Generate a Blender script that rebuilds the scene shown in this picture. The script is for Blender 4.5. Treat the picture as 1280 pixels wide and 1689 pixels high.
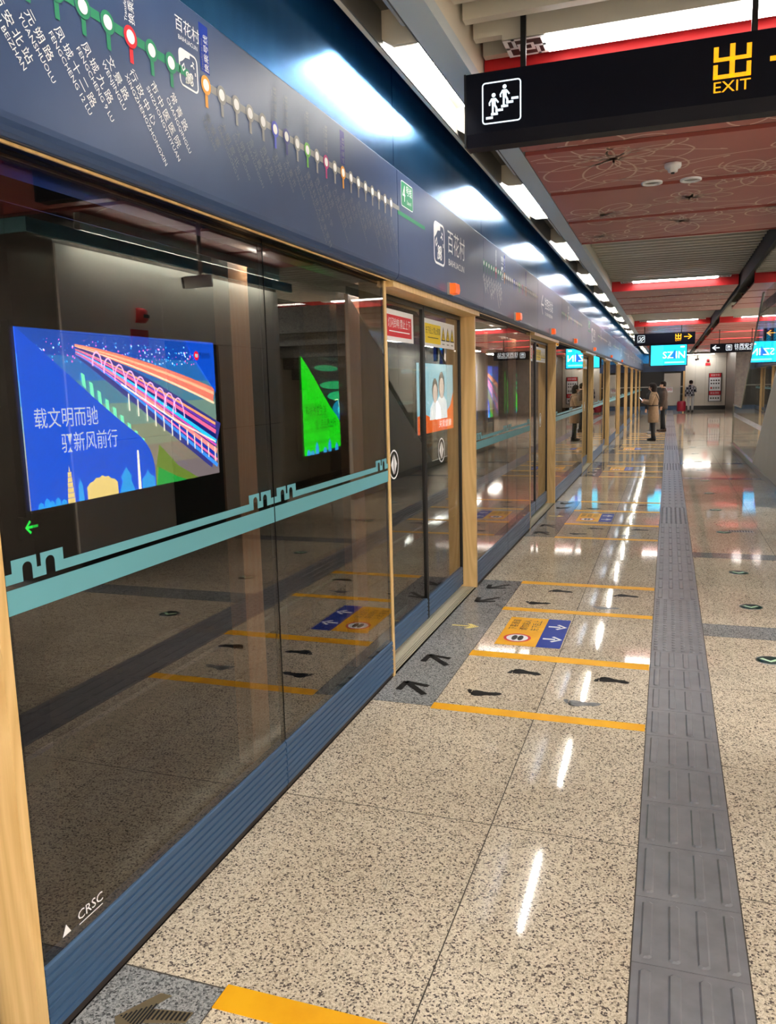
import bpy, bmesh, math, random
from mathutils import Matrix, Vector
random.seed(4)
for o in list(bpy.data.objects): bpy.data.objects.remove(o)
S = bpy.context.scene
C = S.collection
PI = math.pi

# ------------------------------------------------------------------ camera
F_PX, YAW, PITCH, ROLL = 1326.1, 0.335935, 0.152738, -0.026085
CAM = Vector((1.380, 0.0, 1.5557))
fw = Vector((-math.sin(YAW)*math.cos(PITCH), math.cos(YAW)*math.cos(PITCH), -math.sin(PITCH)))
rt = Vector((math.cos(YAW), math.sin(YAW), 0)); up = rt.cross(fw)
r2 = math.cos(ROLL)*rt + math.sin(ROLL)*up; u2 = -math.sin(ROLL)*rt + math.cos(ROLL)*up
cd = bpy.data.cameras.new('camera'); cam = bpy.data.objects.new('camera', cd); C.objects.link(cam)
m = Matrix((r2, u2, -fw)).transposed().to_4x4(); m.translation = CAM
cam.matrix_world = m
cd.sensor_fit = 'VERTICAL'; cd.sensor_height = 36.0; cd.lens = 36.0*F_PX/1689.0
cd.clip_start = 0.02; cd.clip_end = 200
S.camera = cam

# ------------------------------------------------------------------ world and exposure
w = bpy.data.worlds.new('world'); S.world = w; w.use_nodes = True
w.node_tree.nodes['Background'].inputs[0].default_value = (0.9, 0.93, 1.0, 1)
w.node_tree.nodes['Background'].inputs[1].default_value = 0.02
S.view_settings.view_transform = 'Standard'; S.view_settings.look = 'None'
S.view_settings.exposure = 0.8; S.view_settings.gamma = 1.0; S.view_settings.use_curve_mapping = False
LAMP_E = 125.0     # lit fluorescent troughs above the screen doors
TUBE_E = 13.0
FILL_E = 62.0     # added fill lamp boxes over the right-hand side and behind the viewpoint     # cross tubes under the ceiling
SCREEN_E = 3.8    # advertising light boxes

# ------------------------------------------------------------------ materials
MATS = {}
def srgb(r, g, b):
    f = lambda c: (c/255/12.92) if c/255 <= .04045 else ((c/255+.055)/1.055)**2.4
    return (f(r), f(g), f(b), 1)
def mat(name, col, rough=.5, metal=0, emit=0, spec=.5, coat=0):
    if name in MATS: return MATS[name]
    mt = bpy.data.materials.new(name); mt.use_nodes = True
    b = mt.node_tree.nodes['Principled BSDF']
    b.inputs['Base Color'].default_value = col; b.inputs['Roughness'].default_value = rough
    b.inputs['Metallic'].default_value = metal; b.inputs['Specular IOR Level'].default_value = spec
    b.inputs['Coat Weight'].default_value = coat
    if emit:
        b.inputs['Emission Color'].default_value = col; b.inputs['Emission Strength'].default_value = emit
    MATS[name] = mt; return mt
def nodes(mt):
    nt = mt.node_tree; return nt, nt.nodes, nt.links, nt.nodes['Principled BSDF']
def ramp(nt, stops, interp='LINEAR'):
    r = nt.nodes.new('ShaderNodeValToRGB'); cr = r.color_ramp; cr.interpolation = interp
    while len(cr.elements) < len(stops): cr.elements.new(.5)
    for e, (p, c) in zip(cr.elements, stops): e.position = p; e.color = c
    return r
def terrazzo(name, c1, c2, c3, c4, rough):
    mt = mat(name, c1, rough); nt, N, L, b = nodes(mt)
    g = N.new('ShaderNodeNewGeometry')
    v = N.new('ShaderNodeTexVoronoi'); v.inputs['Scale'].default_value = 190; L.new(g.outputs['Position'], v.inputs['Vector'])
    sx = N.new('ShaderNodeSeparateColor'); L.new(v.outputs['Color'], sx.inputs[0])
    r = ramp(nt, [(0, c1), (.40, c2), (.66, c3), (.86, c4)], 'CONSTANT'); L.new(sx.outputs[0], r.inputs[0])
    n = N.new('ShaderNodeTexNoise'); n.inputs['Scale'].default_value = 260; n.inputs['Detail'].default_value = 2; L.new(g.outputs['Position'], n.inputs['Vector'])
    r2_ = ramp(nt, [(.33, (.62, .6, .58, 1)), (.5, (1, 1, 1, 1))]); L.new(n.outputs['Fac'], r2_.inputs[0])
    big = N.new('ShaderNodeTexNoise'); big.inputs['Scale'].default_value = 1.7; big.inputs['Detail'].default_value = 4; L.new(g.outputs['Position'], big.inputs['Vector'])
    r3 = ramp(nt, [(.3, (.84, .82, .8, 1)), (.65, (1, 1, 1, 1))]); L.new(big.outputs['Fac'], r3.inputs[0])
    oi = N.new('ShaderNodeObjectInfo'); mr = N.new('ShaderNodeMapRange'); L.new(oi.outputs['Random'], mr.inputs[0])
    mr.inputs[3].default_value = .93; mr.inputs[4].default_value = 1.05
    m1 = N.new('ShaderNodeMixRGB'); m1.blend_type = 'MULTIPLY'; m1.inputs[0].default_value = 1; L.new(r.outputs[0], m1.inputs[1]); L.new(r2_.outputs[0], m1.inputs[2])
    m2 = N.new('ShaderNodeMixRGB'); m2.blend_type = 'MULTIPLY'; m2.inputs[0].default_value = 1; L.new(m1.outputs[0], m2.inputs[1]); L.new(r3.outputs[0], m2.inputs[2])
    m3 = N.new('ShaderNodeMixRGB'); m3.blend_type = 'MULTIPLY'; m3.inputs[0].default_value = 1; L.new(m2.outputs[0], m3.inputs[1]); L.new(mr.outputs[0], m3.inputs[2])
    L.new(m3.outputs[0], b.inputs['Base Color']); b.inputs['Specular IOR Level'].default_value = .2
    rr = ramp(nt, [(.3, (rough*.8,)*3+(1,)), (.7, (rough*1.5,)*3+(1,))]); L.new(big.outputs['Fac'], rr.inputs[0]); L.new(rr.outputs[0], b.inputs['Roughness'])
    return mt
GRANITE = terrazzo('light speckled granite', srgb(232,220,198), srgb(216,203,180), srgb(182,169,150), srgb(104,95,90), .045)
GRANITE_D = terrazzo('dark grey granite', srgb(164,166,166), srgb(140,143,144), srgb(118,121,122), srgb(84,86,88), .06)
GROUT = mat('dark joint', srgb(70,64,56), .8)
def noisy(name, ca, cb, scale, rough, metal=0, stretch=(1,1,1), bump=0, lo=.35, hi=.65, spec=.5):
    mt = mat(name, ca, rough, metal, spec=spec); nt, N, L, b = nodes(mt)
    g = N.new('ShaderNodeNewGeometry'); mp = N.new('ShaderNodeMapping'); mp.inputs['Scale'].default_value = stretch
    L.new(g.outputs['Position'], mp.inputs[0])
    n = N.new('ShaderNodeTexNoise'); n.inputs['Scale'].default_value = scale; n.inputs['Detail'].default_value = 5; L.new(mp.outputs[0], n.inputs['Vector'])
    r = ramp(nt, [(lo, ca), (hi, cb)]); L.new(n.outputs['Fac'], r.inputs[0]); L.new(r.outputs[0], b.inputs['Base Color'])
    if bump:
        bp = N.new('ShaderNodeBump'); bp.inputs['Strength'].default_value = bump; bp.inputs['Distance'].default_value = .002
        L.new(n.outputs['Fac'], bp.inputs['Height']); L.new(bp.outputs[0], b.inputs['Normal'])
    return mt
def wood(name, ca, cb):
    mt = mat(name, ca, .32); nt, N, L, b = nodes(mt)
    g = N.new('ShaderNodeNewGeometry'); mp = N.new('ShaderNodeMapping'); mp.inputs['Scale'].default_value = (1, 1, .12); L.new(g.outputs['Position'], mp.inputs[0])
    n = N.new('ShaderNodeTexNoise'); n.inputs['Scale'].default_value = 5; n.inputs['Detail'].default_value = 1; L.new(mp.outputs[0], n.inputs['Vector'])
    mm = N.new('ShaderNodeMath'); mm.operation = 'MULTIPLY'; mm.inputs[1].default_value = 26; L.new(n.outputs['Fac'], mm.inputs[0])
    fr = N.new('ShaderNodeMath'); fr.operation = 'PINGPONG'; fr.inputs[1].default_value = 1; L.new(mm.outputs[0], fr.inputs[0])
    n2 = N.new('ShaderNodeTexNoise'); n2.inputs['Scale'].default_value = 180; mp2 = N.new('ShaderNodeMapping'); mp2.inputs['Scale'].default_value = (1, 1, .03); L.new(g.outputs['Position'], mp2.inputs[0]); L.new(mp2.outputs[0], n2.inputs['Vector'])
    ad = N.new('ShaderNodeMath'); ad.operation = 'MULTIPLY_ADD'; ad.inputs[1].default_value = .5; L.new(n2.outputs['Fac'], ad.inputs[0]); 
    hf = N.new('ShaderNodeMath'); hf.operation = 'MULTIPLY'; hf.inputs[1].default_value = .5; L.new(fr.outputs[0], hf.inputs[0]); L.new(hf.outputs[0], ad.inputs[2])
    r = ramp(nt, [(.1, ca), (.75, cb)]); L.new(ad.outputs[0], r.inputs[0]); L.new(r.outputs[0], b.inputs['Base Color'])
    return mt
WOOD = wood('pale oak veneer', srgb(200,162,102), srgb(222,188,130))
WOOD_R_LIT = wood('lit reddish oak veneer', srgb(244,180,130), srgb(252,204,160))  # reddish oak lightened in colour to make up for missing light on the posts
FASCIA = noisy('slate blue enamel', srgb(44,66,104), srgb(50,72,110), 3, .36)
BULK = noisy('brushed dark blue metal', srgb(44,122,186), srgb(58,136,200), 5, .24, .95, (3, 3, .5), 0, .3, .7)
KICK = mat('ribbed blue aluminium', srgb(62,92,126), .4, .2)
BLACK = mat('black rubber', srgb(16,16,18), .45)
FRAME = mat('black door frame', srgb(14,15,17), .35)
STEEL = mat('brushed steel', srgb(170,168,162), .3, .9)
SILL = mat('ribbed steel sill', srgb(204,196,174), .4, .15)
YELLOW = noisy('yellow floor tape', srgb(240,178,20), srgb(230,164,12), 9, .5, spec=.25)
DARKINK = noisy('worn black floor print', srgb(20,19,18), srgb(30,28,26), 30, .6, spec=.15)
WORN = noisy('worn grey floor print', srgb(66,66,66), srgb(104,104,104), 30, .4)
BLUEINK = mat('blue floor sticker', srgb(18,52,150), .5, spec=.2)
WHITEINK = mat('white print', srgb(232,234,236), .5)
GREYINK = mat('grey print', srgb(140,140,138), .5)
FAINT = mat('faint grey print', srgb(112,118,128), .5)
GREENINK = mat('green print', srgb(30,128,92), .5)
REDINK = mat('red print', srgb(204,24,40), .45)
ORANGEINK = mat('orange print', srgb(222,150,28), .5)
BLUEP = mat('royal blue print', srgb(30,52,190), .5)
NAVYP = mat('navy print', srgb(22,26,120), .5)
LIMEP = mat('lime print', srgb(92,170,40), .5)
MAGP = mat('magenta print', srgb(176,30,110), .5)
YELP = mat('yellow print', srgb(232,204,24), .5)
BLKP = mat('black print', srgb(14,14,14), .5)
TEAL = mat('teal glass film', srgb(96,160,172), .45)
TACT = noisy('grey tactile ceramic', srgb(112,112,116), srgb(124,124,128), 12, .36)
WHITEP = noisy('off white enamel wall panel', srgb(206,200,186), srgb(212,206,194), 2, .35)
SLAT = mat('warm grey slat', srgb(188,184,172), .45)
SOFF = mat('beige soffit', srgb(206,200,184), .5)
TRIM = mat('pale blue grey trim', srgb(176,188,194), .4)
SALMON = noisy('salmon perforated metal', srgb(170,92,82), srgb(160,84,76), 2, .4)
REDB = mat('red riser enamel', srgb(196,30,34), .4)
DRED = mat('dark red joint', srgb(110,14,20), .5)
LINEP = mat('cream line drawing', srgb(220,190,176), .5)
DARKC = mat('dark plenum', srgb(30,30,32), .8)
TUNNEL = noisy('tunnel concrete', srgb(52,50,48), srgb(64,62,60), 2, .8)
NAVY = mat('navy sign body', srgb(9,11,24), .45, spec=.15)
SIGNW = mat('lit white sign print', srgb(225,240,250), .5, emit=.6)
SIGNY = mat('lit amber sign print', srgb(255,176,20), .5, emit=.5)
LAMP = mat('fluorescent diffuser', (1, .97, .9, 1), .5, emit=LAMP_E)
TUBE = mat('ceiling diffuser', (1, .96, .92, 1), .5, emit=TUBE_E)
TUBEOFF = mat('unlit tube', srgb(214,216,216), .3)
AMBER = mat('amber lens', srgb(240,90,24), .3, emit=.25)
def glass(name, f0, tint, tintcol=(1,1,1)):
    mt = bpy.data.materials.new(name); mt.use_nodes = True; nt = mt.node_tree; nt.nodes.clear(); N, L = nt.nodes, nt.links
    out = N.new('ShaderNodeOutputMaterial'); mix = N.new('ShaderNodeMixShader'); tr = N.new('ShaderNodeBsdfTransparent'); gl = N.new('ShaderNodeBsdfGlossy')
    tr.inputs[0].default_value = (tint*tintcol[0], tint*tintcol[1], tint*tintcol[2], 1); gl.inputs['Roughness'].default_value = .0; gl.inputs[0].default_value = (1, .97, .93, 1)
    lw = N.new('ShaderNodeLayerWeight'); lw.inputs[0].default_value = .5
    p = N.new('ShaderNodeMath'); p.operation = 'POWER'; p.inputs[1].default_value = 5; L.new(lw.outputs['Facing'], p.inputs[0])
    a = N.new('ShaderNodeMath'); a.operation = 'MULTIPLY_ADD'; a.inputs[1].default_value = 1-f0; a.inputs[2].default_value = f0; L.new(p.outputs[0], a.inputs[0])
    L.new(a.outputs[0], mix.inputs[0]); L.new(tr.outputs[0], mix.inputs[1]); L.new(gl.outputs[0], mix.inputs[2]); L.new(mix.outputs[0], out.inputs[0])
    MATS[name] = mt; return mt
GLASS = glass('tinted screen glass', .11, .62, (1, .98, .95))
GLASS_IN = glass('inner glass pane', .05, .8)
GLASS_S = glass('clear balustrade glass', .10, .75, (.95, 1, .99))
def em(name, col, k=1): return mat(name, col, .5, emit=SCREEN_E*k, spec=.2)

# ------------------------------------------------------------------ mesh helpers
class MB:
    def __init__(s): s.v = []; s.f = []; s.mi = []; s.sm = []
    def add(s, vs, fs, mi=0, smooth=False):
        o = len(s.v); s.v += [tuple(v) for v in vs]
        for f in fs: s.f.append(tuple(i+o for i in f)); s.mi.append(mi); s.sm.append(smooth)
        return s
    def box(s, x0, x1, y0, y1, z0, z1, mi=0):
        vs = [(x, y, z) for z in (z0, z1) for y in (y0, y1) for x in (x0, x1)]
        return s.add(vs, [(0,2,3,1),(4,5,7,6),(0,1,5,4),(2,6,7,3),(0,4,6,2),(1,3,7,5)], mi)
    def prism(s, pts, a, b, fn, mi=0):
        n = len(pts); vs = [fn(p, a) for p in pts]+[fn(p, b) for p in pts]
        fs = [tuple(range(n))[::-1], tuple(range(n, 2*n))]+[(i, (i+1) % n, n+(i+1) % n, n+i) for i in range(n)]
        return s.add(vs, fs, mi)
    def tube(s, path, rad, seg=10, mi=0, flat=None):
        path = [Vector(p) for p in path]; rings = []
        n = len(path)
        for i, p in enumerate(path):
            d = (path[min(i+1, n-1)]-path[max(i-1, 0)]).normalized()
            a = Vector((0,0,1)) if abs(d.z) < .9 else Vector((0,1,0))
            u = d.cross(a).normalized(); v = d.cross(u)
            r = rad[i] if isinstance(rad, (list, tuple)) else rad
            if flat is not None and abs(d.z) >= .9: u, v = Vector((1,0,0)), Vector((0,1,0))
            rx, ry = r if isinstance(r, (list, tuple)) else (r, r)
            rings.append([p+u*rx*math.cos(2*PI*k/seg)+v*ry*math.sin(2*PI*k/seg) for k in range(seg)])
        vs = [q for r in rings for q in r]
        fs = [(i*seg+k, i*seg+(k+1) % seg, (i+1)*seg+(k+1) % seg, (i+1)*seg+k) for i in range(n-1) for k in range(seg)]
        fs += [tuple(range(seg))[::-1], tuple((n-1)*seg+k for k in range(seg))]
        return s.add(vs, fs, mi, True)
    def rings(s, rs, seg=16, mi=0, caps=True):   # rs: (cx, cy, z, rx, ry)
        vs = [(cx+rx*math.cos(2*PI*k/seg), cy+ry*math.sin(2*PI*k/seg), z) for cx, cy, z, rx, ry in rs for k in range(seg)]
        n = len(rs)
        fs = [(i*seg+k, i*seg+(k+1) % seg, (i+1)*seg+(k+1) % seg, (i+1)*seg+k) for i in range(n-1) for k in range(seg)]
        if caps: fs += [tuple(range(seg))[::-1], tuple((n-1)*seg+k for k in range(seg))]
        return s.add(vs, fs, mi, True)
    def mesh(s, name, mats):
        me = bpy.data.meshes.new(name); me.from_pydata(s.v, [], s.f)
        for mt in (mats if isinstance(mats, (list, tuple)) else [mats]): me.materials.append(mt)
        me.polygons.foreach_set('material_index', s.mi); me.polygons.foreach_set('use_smooth', s.sm)
        me.update(); return me
    def build(s, name, mats, parent=None):
        return link(name, s.mesh(name, mats), parent)
def link(name, me, parent=None):
    o = bpy.data.objects.new(name, me); C.objects.link(o)
    if parent is not None: o.parent = parent
    return o
def tag(o, label, cat, group=None):
    o['label'] = label; o['category'] = cat
    if group: o['group'] = group
    return o
def thing(name, label, cat, loc=(0,0,0), rz=0, group=None):
    o = bpy.data.objects.new(name, None); C.objects.link(o); o.location = loc; o.rotation_euler = (0, 0, rz)
    o.empty_display_size = .1
    return tag(o, label, cat, group)
def struct(o): o['kind'] = 'structure'; return o
def copy_tree(o, parent=None, dy=0):
    c = o.copy(); C.objects.link(c)
    if parent is not None: c.parent = parent
    else: c.location = o.location + Vector((0, dy, 0))
    for ch in list(o.children): copy_tree(ch, c)
    return c
BX = lambda name, mt, par, *b: MB().box(*b).build(name, mt, par)

# ---- flat print: polygons in a 2-D frame, joined into one part
TXT = {}
def text_mesh(s, size, align):
    k = (s, align)
    if k not in TXT:
        cu = bpy.data.curves.new('t', 'FONT'); cu.body = s; cu.size = 1; cu.align_x = align; cu.align_y = 'CENTER'; cu.resolution_u = 2
        ob = bpy.data.objects.new('t', cu); C.objects.link(ob)
        me = bpy.data.meshes.new_from_object(ob)
        TXT[k] = ([tuple(v.co) for v in me.vertices], [tuple(p.vertices) for p in me.polygons])
        bpy.data.objects.remove(ob); bpy.data.meshes.remove(me); bpy.data.curves.remove(cu)
    return TXT[k]
class P2:
    def __init__(s, step=.0006): s.v = []; s.f = []; s.mi = []; s.mats = []; s.layer = 0; s.step = step
    def m(s, mt):
        if mt not in s.mats: s.mats.append(mt)
        return s.mats.index(mt)
    def poly(s, pts, mt, layer=1):
        o = len(s.v); s.v += [(u, v, layer*s.step) for u, v in pts]; s.f.append(tuple(range(o, o+len(pts)))); s.mi.append(s.m(mt)); return s
    def rect(s, u0, u1, v0, v1, mt, layer=1): return s.poly([(u0,v0),(u1,v0),(u1,v1),(u0,v1)], mt, layer)
    def disc(s, u, v, r, mt, layer=1, n=20, ry=None):
        return s.poly([(u+r*math.cos(2*PI*k/n), v+(ry or r)*math.sin(2*PI*k/n)) for k in range(n)], mt, layer)
    def loop(s, outer, inner, mt, layer=1):
        n = len(outer)
        for k in range(n): s.poly([outer[k], outer[(k+1) % n], inner[(k+1) % n], inner[k]], mt, layer)
        return s
    def ring(s, u, v, r, t, mt, layer=1, n=24):
        c = lambda q: [(u+q*math.cos(2*PI*k/n), v+q*math.sin(2*PI*k/n)) for k in range(n)]
        return s.loop(c(r), c(r-t), mt, layer)
    def rrect(s, u0, u1, v0, v1, r, n=4):
        out = []
        for cu, cv, a in ((u1-r, v1-r, 0), (u0+r, v1-r, 90), (u0+r, v0+r, 180), (u1-r, v0+r, 270)):
            out += [(cu+r*math.cos(math.radians(a+90*k/n)), cv+r*math.sin(math.radians(a+90*k/n))) for k in range(n+1)]
        return out
    def rframe(s, u0, u1, v0, v1, r, t, mt, layer=1):
        return s.loop(s.rrect(u0, u1, v0, v1, r), s.rrect(u0+t, u1-t, v0+t, v1-t, max(r-t, .001)), mt, layer)
    def line(s, pts, wd, mt, layer=1):
        n = len(pts)
        L = []; R = []
        for i in range(n):
            a = Vector(pts[max(i-1, 0)]); b = Vector(pts[min(i+1, n-1)]); d = (b-a)
            if d.length < 1e-9: d = Vector((1, 0))
            d.normalize(); nn = Vector((-d.y, d.x)); ww = wd[i] if isinstance(wd, (list, tuple)) else wd
            L.append(tuple(Vector(pts[i])+nn*ww/2)); R.append(tuple(Vector(pts[i])-nn*ww/2))
        for i in range(n-1): s.poly([R[i], R[i+1], L[i+1], L[i]], mt, layer)
        return s
    def text(s, t, u, v, size, mt, ang=0, align='CENTER', layer=2, sx=1, width=None):
        vs, fs = text_mesh(t, 1, align); o = len(s.v); c, sn = math.cos(ang), math.sin(ang)
        if width and vs:
            ww = max(p[0] for p in vs)-min(p[0] for p in vs); sx = width/(ww*size)
        for x, y, z in vs:
            x *= size*sx; y *= size; s.v.append((u+c*x-sn*y, v+sn*x+c*y, layer*s.step))
        i = s.m(mt)
        for f in fs: s.f.append(tuple(k+o for k in f)); s.mi.append(i)
        return s
    def mesh(s, name):
        me = bpy.data.meshes.new(name); me.from_pydata(s.v, [], s.f)
        for mt in s.mats: me.materials.append(mt)
        me.polygons.foreach_set('material_index', s.mi); me.update(); return me
    def build(s, name, frame, parent=None):
        o = link(name, s.mesh(name), parent); o.matrix_local = frame; return o
def frame(origin, X, Y):
    X = Vector(X); Y = Vector(Y); Z = X.cross(Y); m = Matrix((X, Y, Z)).transposed().to_4x4(); m.translation = Vector(origin); return m
def FX(x, y0=0, z0=0): return frame((x, y0, z0), (0,1,0), (0,0,1))         # faces +x : u = y, v = z
def FY(y, x0=0, z0=0): return frame((x0, y, z0), (1,0,0), (0,0,1))         # faces -y : u = x, v = z
def FZ(z, x0=0, y0=0): return frame((x0, y0, z), (1,0,0), (0,1,0))         # faces up
def FD(z): return frame((0, 0, z), (-1,0,0), (0,1,0))                       # faces down: u = -x, v = y

JAMBS = [-3.25, 1.33, 6.00, 10.62, 16.2, 20.8, 25.4, 30.0, 34.6, 39.2, 43.8]
DW = 2.0
Y0, Y1 = -5.4, 46.0
XR = 6.6
ZC, ZP, ZT = 3.14, 3.0, 3.34      # slat underside, panel underside

# ================================================================== SETTING
# ---- floor
floor = struct(BX('floor', GROUT, None, 0, XR, Y0, Y1, -.35, -.0015))
tmesh = {}
def tile(x0, x1, y0, y1, mt, bucket=None):
    g = .0022
    if bucket is not None:
        bucket.box(x0+g, x1-g, y0+g, y1-g, -.02, 0, 0 if mt is GRANITE else 1); return
    k = (round(x1-x0, 3), round(y1-y0, 3), mt.name)
    if k not in tmesh: tmesh[k] = MB().box(g, x1-x0-g, g+.001, y1-y0-g-.001, -.02, 0).mesh('tile', mt)
    o = link('tile', tmesh[k], floor); o.location = (x0, y0, 0)
rest = MB(); ntile = 0
def put(x0, x1, y0, y1, mt):
    global ntile
    if -3 < y0 < 24 and x0 < 3.1 and ntile < 290: ntile += 1; tile(x0, x1, y0, y1, mt)
    else: tile(x0, x1, y0, y1, mt, rest)
for i, j in enumerate(JAMBS[1:]):
    prev = JAMBS[i]
    base = (j if i else 1.41)-6.03+(.03 if i == 1 else 0)
    zs = [(base+3.63, 'd'), (base+4.47, 'd'), (base+5.45, 'd')]
    put(0, .315, base+3.63, base+5.30, GRANITE_D); put(0, .315, base+5.30, base+6.27, GRANITE_D)
    for a, b in ((3.63, 4.47), (4.47, 5.45), (5.45, 6.27)):
        put(.315, .82, base+a, base+b, GRANITE); put(.82, 1.323, base+a, base+b, GRANITE)
    ys = base+3.63; y_ = (1.41 if i == 1 else 6.03 if i == 2 else prev)+.24; n = max(2, round((ys-y_)/.96))
    for q in range(n):
        put(0, .82, y_+(ys-y_)*q/n, y_+(ys-y_)*(q+1)/n, GRANITE); put(.82, 1.323, y_+(ys-y_)*q/n, y_+(ys-y_)*(q+1)/n, GRANITE)
put(0, 1.323, JAMBS[-1]+.24, Y1, GRANITE); put(0, 1.323, Y0, JAMBS[0]+.24, GRANITE)
bands = [(-1.9, -1.65), (.41, .65), (5.14, 5.41), (7.5, 7.73), (13.6, 13.85), (16.1, 16.35), (22.4, 22.65), (24.9, 25.15), (31, 31.3), (37, 37.3), (43, 43.3)]
cuts = sorted({Y0, Y1} | {v for b in bands for v in b})
xs = [1.623, 2.31, 3.05, 3.95, 4.85, 5.75, XR]
for a, b in zip(cuts, cuts[1:]):
    isb = any(abs(a-q) < 1e-6 for q, _ in bands); n = 1 if isb else max(1, round((b-a)/.9))
    for q in range(n):
        for x0, x1 in zip(xs, xs[1:]):
            put(x0, x1, a+(b-a)*q/n, a+(b-a)*(q+1)/n, GRANITE_D if isb else GRANITE)
o = rest.build('tile_field', [GRANITE, GRANITE_D], floor); o['kind'] = 'stuff'
# tactile blocks
def tact_mesh(dots):
    b = MB().box(.0015, .2985, .0015, .2985, -.02, .001)
    def bump(cx, cy, hx, hy):
        n = 8 if hx != hy else 8
        P = lambda ix, iy, z: [(cx+sx*(hx-ix), cy+sy*(hy-iy), z) for sx, sy in ((-1,-1),(1,-1),(1,1),(-1,1))]
        c = min(hx, hy)*.5
        O = [(cx-hx+c, cy-hy, .001), (cx+hx-c, cy-hy, .001), (cx+hx, cy-hy+c, .001), (cx+hx, cy+hy-c, .001), (cx+hx-c, cy+hy, .001), (cx-hx+c, cy+hy, .001), (cx-hx, cy+hy-c, .001), (cx-hx, cy-hy+c, .001)]
        T = [(cx+(x-cx)*.72 if hx < .03 and hy < .03 else (x-math.copysign(.005, x-cx)), cy+(y-cy)*.72 if hx < .03 and hy < .03 else (y-math.copysign(.005, y-cy)), .0055) for x, y, z in O]
        b.add(O+T, [(i, (i+1) % 8, 8+(i+1) % 8, 8+i) for i in range(8)]+[tuple(range(8, 16))])
    if dots:
        for i in range(6):
            for k in range(6): bump(.025+.05*i, .025+.05*k, .012, .012)
    else:
        for i in range(4): bump(.0375+.075*i, .15, .016, .128)
    return b.mesh('tactile_block', TACT)
TB, TD = tact_mesh(False), tact_mesh(True)
yb = 2.068-.3*24; k = 0
while yb < Y1-.3:
    dot = any(abs(yb+.15-(j-.66)) < .6 for j in JAMBS)
    o = link('tactile_block', TD if dot else TB, floor); o.location = (1.323, yb, 0); yb += .3
put_ = MB().box(1.323, 1.623, Y0, 2.068-.3*24, -.02, .001).build('tactile_end', TACT, floor)

# ---- screen-door edge: plinth, tunnel
struct(BX('trim_1', BLACK, None, -.06, -.001, Y0, Y1, -.35, .0))
tun = struct(BX('wall_left', TUNNEL, None, -4.5, -4.08, Y0, Y1, -1.3, 4.0))
bed = struct(BX('track_bed', TUNNEL, None, -4.08, -.06, Y0, Y1, -1.5, -1.2))
struct(BX('trim_2', DARKC, None, -4.08, -.2, Y0, Y1, 3.3, 3.5))
for xx in (-1.5, -2.94): tag(BX('rail', STEEL, None, xx-.035, xx+.035, Y0, Y1, -1.2, -1.03), 'steel running rail in the dark track bed', 'rail', 'running rails')

# ---- blue bulkhead above the header panels
wl = struct(BX('wall_screen', DARKC, None, -.2, .045, Y0, Y1, 2.64, 3.335))
edges = [Y0]
for j in JAMBS: edges += [j-DW, j]
edges = sorted(e for e in edges if e > Y0)+[Y1]
edges = [Y0]+edges
for a, b in zip(edges, edges[1:]):
    if b-a < .05: continue
    BX('metal_panel', BULK, wl, .045, .06, a+.003, b-.003, 2.642, 3.33)

# ---- soffit with the fluorescent troughs
ZS = 3.0
tr = MB()
tr.box(.155, .175, Y0, Y1, ZS, ZS+.16); tr.box(.155, .34, Y0, Y1, ZS+.16, ZS+.2)
struct(tr.build('trim_3', SOFF))
tr = MB().prism([(.345, ZS), (.47, ZS), (.47, ZS+.06), (.36, ZS+.06), (.36, ZS+.2), (.345, ZS+.2)], Y0, Y1, lambda p, y: (p[0], y, p[1]))
struct(tr.build('trim_4', TRIM))
struct(BX('trim_5', SOFF, None, .45, .47, Y0, Y1, ZS+.06, ZT))
PITCH_L = 2.632
ORD = ['', 'first', 'second', 'third', 'fourth', 'fifth', 'sixth', 'seventh', 'eighth', 'ninth', 'tenth']
def beside(y):
    for i, j in enumerate(JAMBS):
        if j-DW <= y <= j: return f'level with the {ORD[i]} sliding doors' if i else 'behind the viewpoint'
        if y < j: return 'behind the viewpoint' if i < 2 else f'between the {ORD[i-1]} and {ORD[i]} sliding doors'
    return 'at the end wall'
def trough(y0, lit):
    n = ('lit white fluorescent lamp box in the soffit, ' if lit else 'unlit fluorescent lamp box with dark tube, ')+beside(y0+.65)
    t = thing('lamp_box', n, 'ceiling lamp', (.26, y0, ZS), 0, 'lit lamp boxes over the platform doors' if lit else 'unlit lamp boxes over the platform doors')
    L_ = PITCH_L/2
    h = MB().prism([(-.083, 0), (-.083, .15), (.083, .15), (.083, 0), (.078, 0), (.078, .145), (-.078, .145), (-.078, 0)][::-1], .004, L_-.004, lambda p, y: (p[0], y, p[1]))
    h.build('housing', mat('grey lamp housing', srgb(84,82,77), .5), t)
    for e in (.004, L_-.012): MB().prism([(-.077, .03), (-.03, .0), (.077, .0), (.077, .144), (-.077, .144)], e, e+.008, lambda p, y: (p[0], y, p[1])).build('end_plate', SOFF, t)
    MB().tube([(.03, .03, .075), (.03, L_-.03, .075)], .010 if lit else .017, 8 if lit else 12).build('tube', LAMP if lit else TUBEOFF, t)
    return t
y = 3.52-PITCH_L*3
while y < Y1-PITCH_L:
    trough(y, True); trough(y+PITCH_L/2, False); y += PITCH_L

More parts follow.
